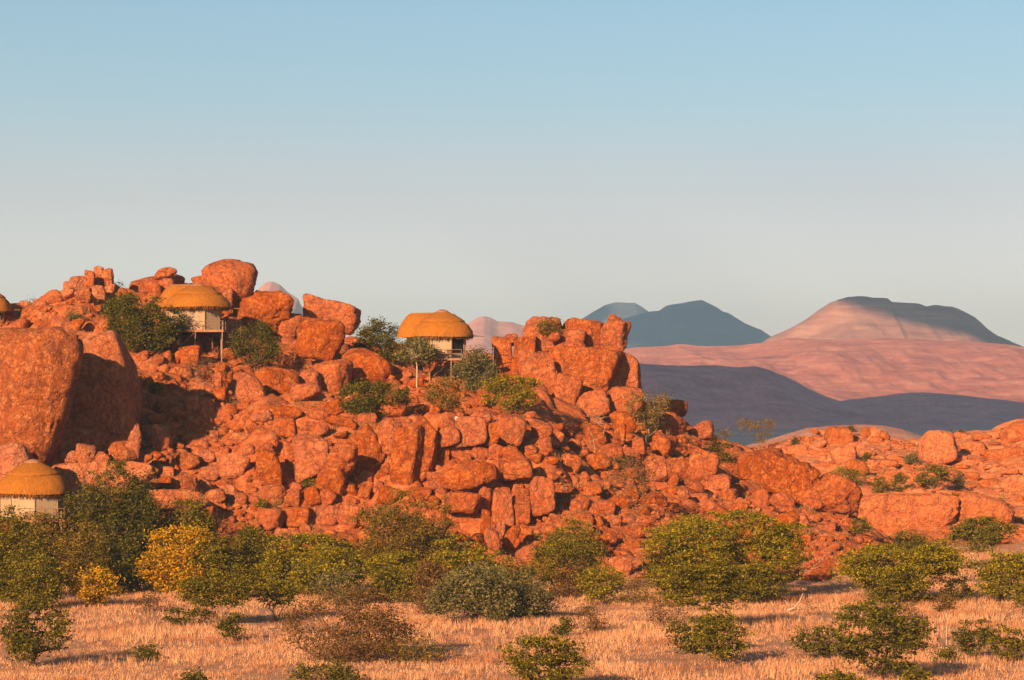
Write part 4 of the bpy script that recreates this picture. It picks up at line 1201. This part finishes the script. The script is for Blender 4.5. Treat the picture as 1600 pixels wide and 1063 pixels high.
STY = {  # envelope, crown base, stems, tips per m2, leaves per tip, leaf size, spread, flat, leaf, bark, tip radius, exponent
 'acacia': ('umbrella', .06, 4, 6.5, 36, .125, .36, .32, 'leaf_bright', 'bark', .009, .46),
 'acacia2': ('umbrella', .12, 3, 6.5, 36, .125, .36, .32, 'leaf_green', 'bark', .009, .46),
 'green': ('dome', .03, 4, 6.0, 38, .135, .42, .6, 'leaf_green', 'bark', .009, .46),
 'dark': ('dome', .03, 4, 6.0, 40, .135, .42, .6, 'leaf_dark', 'bark_dark', .009, .46),
 'grey': ('dome', .02, 6, 6.0, 38, .125, .42, .6, 'leaf_grey', 'bark', .009, .44),
 'olive': ('dome', .03, 5, 5.6, 30, .12, .45, .6, 'leaf_olive', 'bark', .010, .44),
 'yellow': ('dome', .06, 4, 6.0, 38, .15, .42, .5, 'leaf_yellow', 'bark_dark', .009, .46),
 'brown': ('dome', .01, 9, 9.5, 13, .10, .36, .7, 'leaf_brown', 'bark', .011, .30),
 'brush': ('dome', .01, 12, 9.0, 3, .10, .3, .8, 'leaf_dry', 'bark', .012, .24),
 'sparse': ('umbrella', .10, 5, 8.0, 26, .12, .30, .35, 'leaf_dark', 'bark_dark', .010, .46),
 'low': ('dome', .02, 5, 7.0, 28, .115, .3, .5, 'leaf_dark', 'bark_dark', .010, .4),
 'dead': ('fan', .04, 7, 4.5, 0, .1, .2, .5, 'leaf_dry', 'bark_pale', .010, .26),
 'stalk': ('fan', .03, 10, 4.5, 7, .12, .34, .6, 'leaf_olive', 'bark_red', .010, .22),
 'pole': ('umbrella', .70, 1, 6.0, 14, .11, .25, .4, 'leaf_brown', 'bark_pale', .012, .42),
 'white': ('dome', .38, 1, 5.0, 30, .15, .38, .5, 'leaf_grey', 'bark_pale', .010, .45),
}
tree_n = 0
def plant(x0, y0, x1, y1, sty, label, name='shrub', cat='bush', leaf=None, bark=None, group=None, dy=0.0, dens=1.0, Y=None, cb=None, stems=None, sub=0.0, env=None, tipm=1.0):
    """A plant whose crown and stems fill this stretch of the picture, rooted on the ground at its foot."""
    global tree_n
    env_, cb_, st_, tpm, lpt, ls, spread, flat, lf, bk, rt, ex = STY[sty]
    env = env or env_; cb = cb_ if cb is None else cb; st_ = stems or st_
    cx = (x0 + x1) / 2
    if Y is None:
        p, d = ray_down(cx, y1)
        Y = p.y + dy
    k = Y / F
    c = at(cx, y1, Y)
    if dy or Y: c.z = min(c.z, float(terrain(c.x, c.y)) + .05) if sub == 0 else c.z
    W, H = (x1 - x0) * k, (y1 - y0) * k
    r_ = np.random.default_rng(300 + tree_n); tree_n += 1
    area = W * H * .8
    nt_ = int(np.clip(area * tpm * dens * tipm, 22, 1500))
    Wc, Hc = W - 2 * spread * .8, H - spread * flat * .8
    Wc = max(Wc, W * .6); Hc = max(Hc, H * .75)
    Nd, par, tp, T = grow(Wc, Hc, Wc * .85, env, nt_, cb, st_, r_, root=min(-.3, float(terrain(c.x, c.y)) - c.z - .2) if sub == 2 else -.3)
    g = thing(name, c, label, cat, group)
    BV, BF = branches(Nd, par, tp, rt, ex)
    link('trunk' if name.endswith('tree') else 'stems', mesh_np('stems', BV, BF, M[bark or bk], True), g)
    if lpt:
        n_per = max(1, int(round(lpt * (1.25 if sty in ('sparse', 'low', 'brown', 'brush') else 1.3))))
        V, Fc = leaf_quads(T, spread, ls, n_per, r_, flat)
        V[:, 2] = np.maximum(V[:, 2], .03)
        tone = np.clip(np.repeat(V[::3, 2] * 0 + r_.normal(.35, .12, len(V) // 3), 3) + .35 * fbm(V / max(W, 1) * 5 + tree_n, 2), 0, 1)
        link('crown' if name.endswith('tree') else 'foliage', mesh_np('foliage', V, Fc, M[leaf or lf], False, {'tone': ('POINT', tone)}), g)
    return g

PL = [
 # back row along the foot of the hill
 (98,716,250,905,'green','tall dark green tree right of the lowest hut','tree','tree',{'leaf':'leaf_dark','dens':1.2}),
 (-45,790,62,945,'green','large green tree at the left edge under the lowest hut','tree','tree',{}),
 (30,800,112,905,'olive','olive bush directly below the lowest hut deck','shrub','bush',{'leaf':'leaf_olive','dens':1.2}),
 (48,782,78,880,'olive','thin sprig-like bush rising in front of the lowest hut wall','shrub','bush',{}),
 (75,815,175,930,'olive','yellow-olive round bush left of the tall dark green tree base','shrub','bush',{'dens':1.3}),
 (235,778,352,900,'green','rounded green tree between the tall dark tree and the yellow tree','tree','tree',{}),
 (210,820,368,926,'yellow','bright golden yellow tree among green ones','tree','tree',{'leaf':'leaf_yellow','dens':1.3,'dy':-3}),
 (100,885,192,946,'yellow','low bush with yellow-orange leaves at the grass edge','shrub','bush',{'leaf':'leaf_yellow','dens':.9,'dy':-2}),
 (8,868,104,955,'dark','dark green bush at the grass edge, left','shrub','bush',{'leaf':'leaf_green','dens':1.2}),
 (185,870,262,925,'olive','dull olive bush left under the golden tree','shrub','bush',{'leaf':'leaf_grey'}),
 (335,818,440,925,'green','green bush right behind the golden tree','shrub','bush',{'dens':1.1}),
 (400,826,490,930,'acacia','bright green flat-topped bush at the cliff foot, left','tree','tree',{'leaf':'leaf_bright','dens':1.2}),
 (455,850,570,935,'acacia','yellowish green wide bush at the foot of the cliffs','shrub','bush',{'leaf':'leaf_bright','dens':1.3}),
 (560,860,660,925,'acacia','low lime-yellow bush in the middle of the thicket belt','shrub','bush',{'leaf':'leaf_bright','dens':1.2}),
 (545,764,735,905,'olive','tall thin-leaved olive-brown bush against the red rocks','tree','tree',{'dens':1.0,'tipm':1.2}),
 (430,880,520,930,'grey','grey-green bush in the middle of the thicket belt','shrub','bush',{}),
 (650,836,788,925,'acacia','bright green tree right of the tall olive-brown bush','tree','tree',{'leaf':'leaf_bright','dens':1.1,'env':'dome'}),
 (630,868,720,960,'olive','brownish grey bush left of the big grey-green thicket','shrub','bush',{'leaf':'leaf_brown','dens':1.3}),
 (665,880,858,972,'grey','big grey-green thicket with a pale bare twig','shrub','bush',{'leaf':'leaf_grey','dens':1.5}),
 (775,908,870,966,'grey','round grey-green bush at the right end of the big thicket','shrub','bush',{'leaf':'leaf_grey','dens':1.4}),
 (820,800,952,932,'olive','brown-green tree at the cliff foot with a green top','tree','tree',{'leaf':'leaf_green','dens':1.0}),
 (855,850,925,935,'brown','brown twiggy bush in front of the brown-green tree','shrub','bush',{}),
 (905,882,985,945,'acacia','small bright green bush right of the brown-green tree','shrub','bush',{'leaf':'leaf_bright'}),
 (960,900,1020,945,'brown','small brown bush between the green bush and the wide acacia','shrub','bush',{'leaf':'leaf_olive'}),
 (1008,796,1262,938,'acacia','wide green acacia spreading below the boulder slope','tree','tree',{'dens':1.5,'dy':2}),
 (1000,850,1100,935,'acacia','dark olive bush at the left foot of the wide acacia','shrub','bush',{'leaf':'leaf_green','dens':1.2}),
 (1308,848,1512,942,'acacia','spreading bright green acacia right of the sandy gap','tree','tree',{'dens':1.6}),
 (1420,842,1500,890,'acacia','yellow-topped acacia crown behind the spreading bright one','tree','tree',{'leaf':'leaf_bright','Yo':6}),
 (1390,824,1452,880,'grey','dull green bush below the whale-backed boulder','shrub','bush',{'leaf':'leaf_green'}),
 (1322,808,1366,834,'low','low green bush at the left end of the whale-backed boulder','shrub','bush',{'leaf':'leaf_green'}),
 (1478,806,1588,890,'acacia2','twin-trunked tree with pale forked trunk','tree','tree',{'bark':'bark_pale','leaf':'leaf_green','cb':.35,'stems':2,'dens':1.1}),
 (1520,858,1625,942,'acacia','dense green acacia at the right edge','tree','tree',{'dens':1.5}),
 (1470,900,1530,940,'low','dark low shrub in the shade between the two acacias','shrub','bush',{}),
 (-20,850,60,935,'green','dark green bush at the left edge behind the lone thorn bush','shrub','bush',{'leaf':'leaf_green','dens':1.2}),
 (150,850,235,928,'green','dark bush in the shade between the tall tree and the golden tree','shrub','bush',{'leaf':'leaf_dark','dens':1.3}),
 (20,835,100,915,'acacia','mid-green bush in front of the lowest hut, left','shrub','bush',{'leaf':'leaf_green','dens':1.2}),
 (295,835,380,930,'acacia','olive-green bush right beside the golden tree','shrub','bush',{'leaf':'leaf_green','dens':1.2}),
 (370,835,470,915,'green','dull green tree behind the bright green flat-topped bush','tree','tree',{'dens':1.1}),
 (440,832,560,905,'acacia','wide lime-green tree below the broad cliff face','tree','tree',{'leaf':'leaf_bright','dens':1.2}),
 (345,880,420,935,'grey','grey-green low bush at the grass edge, under the golden tree right side','shrub','bush',{'leaf':'leaf_green'}),
 (480,885,590,945,'olive','olive bush at the grass edge behind the big brown bush','shrub','bush',{'leaf':'leaf_grey','dens':1.2}),
 (570,880,660,940,'green','green bush at the grass edge, right behind the big brown bush','shrub','bush',{'leaf':'leaf_green','dens':1.2}),
 (530,838,620,900,'olive','brown-olive bush below the overhanging cliff block','shrub','bush',{'leaf':'leaf_olive'}),
 (735,870,830,940,'grey','dusky green bush behind the round grey-green one','shrub','bush',{'leaf':'leaf_green','dens':1.2}),
 (1110,880,1230,942,'acacia','low green spread at the right foot of the wide acacia','shrub','bush',{'leaf':'leaf_green','dens':1.3}),
 (1340,885,1440,945,'acacia2','dark green lower layer of bush left under the bright acacia','shrub','bush',{'leaf':'leaf_green','dens':1.2}),
 (1575,900,1640,950,'green','green bush in the right corner of the acacia belt','shrub','bush',{'leaf':'leaf_green'}),
 (590,800,700,905,'olive','olive bush inside the belt under the tall olive-brown one','shrub','bush',{'leaf':'leaf_olive','dens':1.2}),
 (845,812,945,900,'acacia2','green top tree behind the brown-green tree','tree','tree',{'dens':1.1,'leaf':'leaf_green'}),
 (1030,800,1130,870,'acacia','upper left lobe of green behind the wide acacia','tree','tree',{'dens':1.1,'leaf':'leaf_bright'}),
 (0,800,80,880,'green','green tree in front of the lowest hut deck, left','tree','tree',{'dens':1.2,'leaf':'leaf_green'}),
 (160,760,260,860,'green','green tree filling the gap right of the tall dark tree','tree','tree',{'dens':1.2,'leaf':'leaf_dark'}),
 # on the grass
 (2,938,122,1042,'sparse','open thorn bush with a stout dark trunk on the grass, far left','shrub','bush',{'leaf':'leaf_dark','dens':1.2,'stems':2}),
 (282,892,400,978,'acacia2','flat-topped green tree with several thin trunks on the grass','tree','tree',{'dens':1.2,'cb':.35,'stems':5}),
 (245,948,345,978,'sparse','low spreading branch-like shrub left of the flat-topped green tree','shrub','bush',{'dens':.8}),
 (335,958,385,1002,'sparse','small dark sapling in front of the flat-topped green tree','shrub','bush',{'dens':1.2}),
 (200,1006,258,1034,'low','tiny flat green shrub alone on the grass, left','shrub','bush',{'dens':.8}),
 (206,922,262,956,'brown','little bare bush below the golden tree','shrub','bush',{}),
 (395,905,470,972,'acacia2','green shrub with thin bare stems, left of the big brown bush','shrub','bush',{'cb':.4,'stems':6}),
 (438,912,650,1034,'brown','big brown twiggy bush in the middle of the grass','shrub','bush',{'dens':1.6,'tipm':1.3}),
 (590,985,700,1034,'brown','low brown shrub at the right foot of the big brown bush','shrub','bush',{'dens':1.3,'leaf':'leaf_olive'}),
 (684,994,718,1022,'brush','small grey-brown tuft bush right of the big brown bush','shrub','bush',{'leaf':'leaf_brown'}),
 (438,1032,575,1075,'low','low green shrub cut by the bottom edge under the big brown bush','shrub','bush',{'dens':1.2}),
 (272,1046,330,1075,'low','sprig at the bottom edge left of centre','shrub','bush',{'dens':.6}),
 (785,988,922,1080,'sparse','dark green thorn bush at the bottom edge, centre','shrub','bush',{'leaf':'leaf_green','dens':1.4}),
 (855,960,910,996,'low','left, lower one of a pair of small bushes on the grass','shrub','bush',{}),
 (895,938,955,990,'brown','right, brown one of a pair of small bushes on the grass','shrub','bush',{'leaf':'leaf_brown','dens':1.3}),
 (1005,930,1078,978,'brown','brown thorny bush left of the grassland acacia','shrub','bush',{'leaf':'leaf_brown'}),
 (1042,870,1162,985,'acacia2','upright green acacia standing at the front of the wide acacia','tree','tree',{'dens':1.2,'cb':.3}),
 (1040,960,1130,1022,'sparse','open layered shrub on the grass below the upright acacia','shrub','bush',{'dens':1.2}),
 (1085,950,1172,1038,'sparse','darker leaning shrub with thin trunks, right of the layered shrub','shrub','bush',{'leaf':'leaf_green','dens':1.3}),
 (1135,1005,1180,1042,'brush','grey twiggy tuft behind the leaning shrub','shrub','bush',{}),
 (1240,975,1320,1030,'sparse','small dark thorn bush left of the tall tangled thicket','shrub','bush',{}),
 (1300,938,1450,1062,'sparse','tall tangled thicket on the grass, lower right','shrub','bush',{'dens':1.2,'tipm':1.2}),
 (1305,940,1390,985,'sparse','flat-topped bush behind the tangled thicket','shrub','bush',{'leaf':'leaf_green'}),
 (1375,930,1450,972,'brown','brown low bush right behind the tangled thicket','shrub','bush',{'leaf':'leaf_brown'}),
 (1270,1042,1360,1080,'low','green shrub at the bottom edge, left of the tangled thicket foot','shrub','bush',{'leaf':'leaf_green'}),
 (1390,1036,1472,1085,'low','green shrub at the bottom edge, right of the tangled thicket foot','shrub','bush',{'leaf':'leaf_green'}),
 (1458,928,1500,1012,'pole','thin lone sapling with a bare pale stem','tree','tree',{}),
 (1448,1010,1498,1034,'low','tiny low shrub right beneath the thin lone sapling','shrub','bush',{}),
 (1483,965,1560,1028,'sparse','layered shrub near the right edge on the grass','shrub','bush',{}),
 (1535,975,1625,1034,'sparse','dense layered shrub cut by the right edge','shrub','bush',{'leaf':'leaf_green'}),
 (1560,935,1612,975,'brush','grey dry bush near the right edge','shrub','bush',{}),
 (1240,930,1290,962,'brush','grey dry tuft bush at the sandy gap','shrub','bush',{}),
 # on the hill
 (164,455,287,552,'dark','big dark green tree covering the left side of the upper left hut','tree','tree',{'leaf':'leaf_dark','dens':1.7,'env':'ball'}),
 (356,500,445,572,'olive','olive bush at the right end of the upper left hut','shrub','bush',{'leaf':'leaf_dark','dens':1.3}),
 (284,553,354,596,'brush','grey dry bush under the upper left hut','shrub','bush',{'leaf':'leaf_brown','dens':1.5}),
 (543,496,632,568,'green','dark green bush left of the middle hut','tree','tree',{'leaf':'leaf_dark','dens':1.4}),
 (523,595,642,650,'dark','low dark umbrella-shaped bush on the slope','shrub','bush',{'leaf':'leaf_dark','env':'umbrella','dens':1.5}),
 (622,526,680,588,'white','grey-green tree with a white stem in front of the middle hut','tree','tree',{'dens':1.3}),
 (706,544,778,610,'grey','grey-green bush right below the middle hut','shrub','bush',{'leaf':'leaf_grey','dens':1.5}),
 (665,584,725,642,'olive','yellow-green bush below the middle hut','shrub','bush',{'leaf':'leaf_olive','dens':1.2}),
 (752,582,842,646,'acacia','light green bush left of the summit crag foot','shrub','bush',{'leaf':'leaf_bright','dens':1.2}),
 (772,632,832,662,'brush','reddish brown dry bush under the light green one','shrub','bush',{'leaf':'leaf_brown'}),
 (836,496,882,522,'olive','bush growing on top of the summit crag','shrub','bush',{'top':1}),
 (903,644,958,715,'dead','bleached dead branches spreading from one root','dead_tree','tree',{}),
 (975,614,1055,702,'stalk','olive thicket with pale crossing stems on the slope','shrub','bush',{'leaf':'leaf_olive','bark':'bark_twig','dens':1.9}),
 (938,712,1038,830,'stalk','tall red dry thicket of upright stems','shrub','bush',{'leaf':'leaf_brown','dens':1.3}),
 (1148,655,1218,706,'stalk','feathery bush on the skyline above the great wedge','shrub','bush',{'leaf':'leaf_olive','bark':'bark','dens':1.6}),
 (1102,672,1150,726,'olive','small round olive bush left of the ridge bush','shrub','bush',{}),
 (1292,731,1358,760,'low','flat bright green bush on the right hill','shrub','bush',{'leaf':'leaf_bright','dens':1.3,'env':'umbrella'}),
 (1358,745,1392,772,'low','small green bush on the right hill, left of a pair','shrub','bush',{'leaf':'leaf_green','dens':1.3}),
 (1390,738,1424,770,'low','small green bush on the right hill, right of a pair','shrub','bush',{'leaf':'leaf_green','dens':1.3}),
 (1430,724,1490,764,'acacia2','open green acacia shrub in the middle of the right hill','shrub','bush',{}),
 (1484,734,1510,764,'grey','grey round bush above the right end of the whale-backed boulder','shrub','bush',{}),
 (1413,704,1440,728,'grey','grey bush left of the upper right round boulder','shrub','bush',{}),
 (1346,706,1362,722,'low','tiny round dark bush high on the right hill','shrub','bush',{}),
 (1303,716,1320,734,'brush','tiny grey dry bush on the right hill, left','shrub','bush',{'leaf':'leaf_grey'}),
 (1374,728,1388,740,'brush','tiny dry bush in the centre of the right hill','shrub','bush',{'leaf':'leaf_grey'}),
 (1234,682,1250,698,'low','tiny green bush on the skyline of the right hill, left end','shrub','bush',{}),
 (1488,670,1514,682,'low','green bush on the right skyline','shrub','bush',{'leaf':'leaf_green'}),
 (1455,676,1470,686,'brush','small dry tuft above the upper right round boulder','shrub','bush',{}),
 (1540,680,1562,696,'brush','small grey bush below the hilltop boulder','shrub','bush',{}),
 (1545,768,1575,806,'olive','thin olive bush right above the twin-trunked tree','shrub','bush',{'leaf':'leaf_grey'}),
 (1480,768,1502,790,'low','small bush in the gap between the two long boulders','shrub','bush',{'leaf':'leaf_green'}),
 (1316,664,1340,676,'low','small bush on the tan skyline','shrub','bush',{}),
 (34,460,62,482,'brush','dry straw-coloured bush on the left skyline','shrub','bush',{}),
 (174,434,202,456,'brush','dry bare bush right of the jagged crest crag','shrub','bush',{}),
 (60,486,98,504,'brush','grey dry bush above the boulder row','shrub','bush',{'leaf':'leaf_grey'}),
 (104,486,130,500,'low','small green-grey bush above the boulder row','shrub','bush',{'leaf':'leaf_grey'}),
 (236,596,256,612,'low','small dark green bush just above the giant rock shadow','shrub','bush',{'leaf':'leaf_green','dens':2}),
 (352,612,385,640,'brush','grey-brown dry bush under the smooth egg boulder','shrub','bush',{'leaf':'leaf_dry'}),
 (325,660,352,690,'brush','dry straw bush below the split cube boulder','shrub','bush',{}),
 (402,780,422,800,'low','small green shrub left of the cliff base','shrub','bush',{'leaf':'leaf_green'}),
 (425,768,452,800,'brush','grey dry bush at the cliff base','shrub','bush',{'leaf':'leaf_grey'}),
 (466,744,494,760,'low','green tuft shrub under the broad cliff face','shrub','bush',{'leaf':'leaf_green'}),
 (562,716,612,738,'brush','grey dry bush in the hollow left of the fluted column','shrub','bush',{'leaf':'leaf_grey'}),
 (860,745,895,795,'brush','grey dry bush right of the tall standing slab','shrub','bush',{'leaf':'leaf_dry'}),
 (1165,790,1190,820,'brush','grey dry bush above the wide acacia right side','shrub','bush',{'leaf':'leaf_grey'}),
 (1010,818,1048,838,'brush','pale dry bush below the tall red thicket','shrub','bush',{}),
 (820,700,850,720,'brush','dry bush above the tall standing slab','shrub','bush',{}),
 (870,700,898,722,'brush','dry tuft left of the bleached dead branches','shrub','bush',{}),
 (1210,830,1240,852,'brush','straw-coloured tuft in the boulder slope above the sandy gap','shrub','bush',{}),
]
for a in PL:
    x0, y0, x1, y1, sty, lb, nm, ct, kw = a
    kw = dict(kw)
    for key_, yy_ in (('grey-green tree with a white stem', YBh - 4.5), ('grey-green bush right below the middle hut', YBh - 5), ('covering the left side of the upper left hut', YA - 5.5), ('olive bush at the right end of the upper left hut', YA - 4)):
        if key_ in lb: kw['Y'] = yy_; kw['sub'] = 2
    if 'with a white stem' in lb: kw['bark'] = 'bark_white'
    if kw.pop('top', None): kw['Y'] = Y_SUMMIT - .5; kw['sub'] = 1
    yo = kw.pop('Yo', None)
    if yo: kw['dy'] = yo
    plant(x0, y0, x1, y1, sty, lb, nm, ct, group={'tree': 'green trees below the rocky hill', 'shrub': 'bushes on the slope and the grass'}.get(nm), **kw)

# pale driftwood-like dead branch on the sand
g = thing('dead_log', ray_down(1246, 956)[0], 'twisted pale dead branch lying at the sandy gap', 'log')
mb = MB(); mb.pole([(-.9, 0, .1), (-.3, .1, .3), (.2, 0, .9), (.5, .1, 1.6)], .10, 6, .04); mb.part('limb', M['bark_pale'], g, True)
mb = MB(); mb.pole([(-.5, .1, .15), (-.9, 0, .7), (-1.1, .1, 1.0)], .06, 5, .03); mb.part('side_limb', M['bark_pale'], g, True)

# ------------------------------------------------------------------ dry grass, far too many blades to count
def grass(n_tuft, ymin, ymax, blades, seed):
    r_ = np.random.default_rng(seed)
    Yg = np.sqrt(r_.uniform(ymin ** 2, ymax ** 2, n_tuft))
    Xg = r_.uniform(-.255, .255, n_tuft) * Yg
    Zg = terrain(Xg, Yg)
    hillm = sstep(0.9, 2.6, Zg + .5 * n2(Xg, Yg, 4, 2, 3.3))
    dens = 0.60 + 0.9 * n2(Xg, Yg, 7, 4, 2.2)
    keep = (r_.random(n_tuft) > hillm) & (r_.random(n_tuft) < dens)
    Xg, Yg, Zg = Xg[keep], Yg[keep], Zg[keep]
    n = len(Xg)
    hgt = np.repeat(.36 + .34 * n2(Xg, Yg, 9, 3, 8.8), blades) * r_.uniform(.55, 1.35, n * blades)
    bx = np.repeat(Xg, blades) + r_.normal(size=n * blades) * .14
    by = np.repeat(Yg, blades) + r_.normal(size=n * blades) * .14
    bz = np.repeat(Zg, blades) - .03
    a = r_.uniform(0, math.pi, n * blades); w = r_.uniform(.014, .034, n * blades)
    lx, ly = r_.normal(size=n * blades) * .12, r_.normal(size=n * blades) * .12
    V = np.stack([np.stack([bx - np.cos(a) * w, by - np.sin(a) * w, bz], -1), np.stack([bx + np.cos(a) * w, by + np.sin(a) * w, bz], -1),
                  np.stack([bx + lx, by + ly, bz + hgt], -1)], 1).reshape(-1, 3)
    return V
V = grass(112000, 172, 345, 7, 5)
link('grass', mesh_np('grass', V, np.arange(len(V)).reshape(-1, 3), M['grass']), kind='stuff', label='pale dry grassland in front of the rocky hill')

r_ = np.random.default_rng(77)
cx_ = []
for _ in range(2600):
    px, py = r_.uniform(0, 1600), r_.uniform(480, 900)
    if py < min(crest_row(px), crest_row(px, True)) + 3: continue
    p = ray_hit(px, py, 250)
    if p is None or n2(p.x, p.y, 14, 2, 4.4) < -.02: continue
    cx_.append(p)
C_ = np.array([p[:] for p in cx_]); nb = 16
n_ = len(C_) * nb
b_ = np.repeat(C_, nb, 0) + r_.normal(size=(n_, 3)) * np.array([.28, .28, 0])
b_[:, 2] = terrain(b_[:, 0], b_[:, 1]) - .05
hh_ = np.repeat(r_.uniform(.25, .75, len(C_)), nb) * r_.uniform(.6, 1.3, n_)
w_ = r_.uniform(.012, .03, n_)
V = np.stack([b_ - np.stack([w_, w_ * 0, w_ * 0], -1), b_ + np.stack([w_, w_ * 0, w_ * 0], -1),
              b_ + np.stack([r_.normal(size=n_) * .16, r_.normal(size=n_) * .16, hh_], -1)], 1).reshape(-1, 3)
link('dry_tufts', mesh_np('dry_tufts', V, np.arange(len(V)).reshape(-1, 3), M['tuft']), kind='stuff', label='dry grass tufts between the boulders')
tot = sum(len(m.polygons) * (2 if m.polygons[0].loop_total == 4 else 1) for m in bpy.data.meshes if len(m.polygons))
print('TRIS', tot)
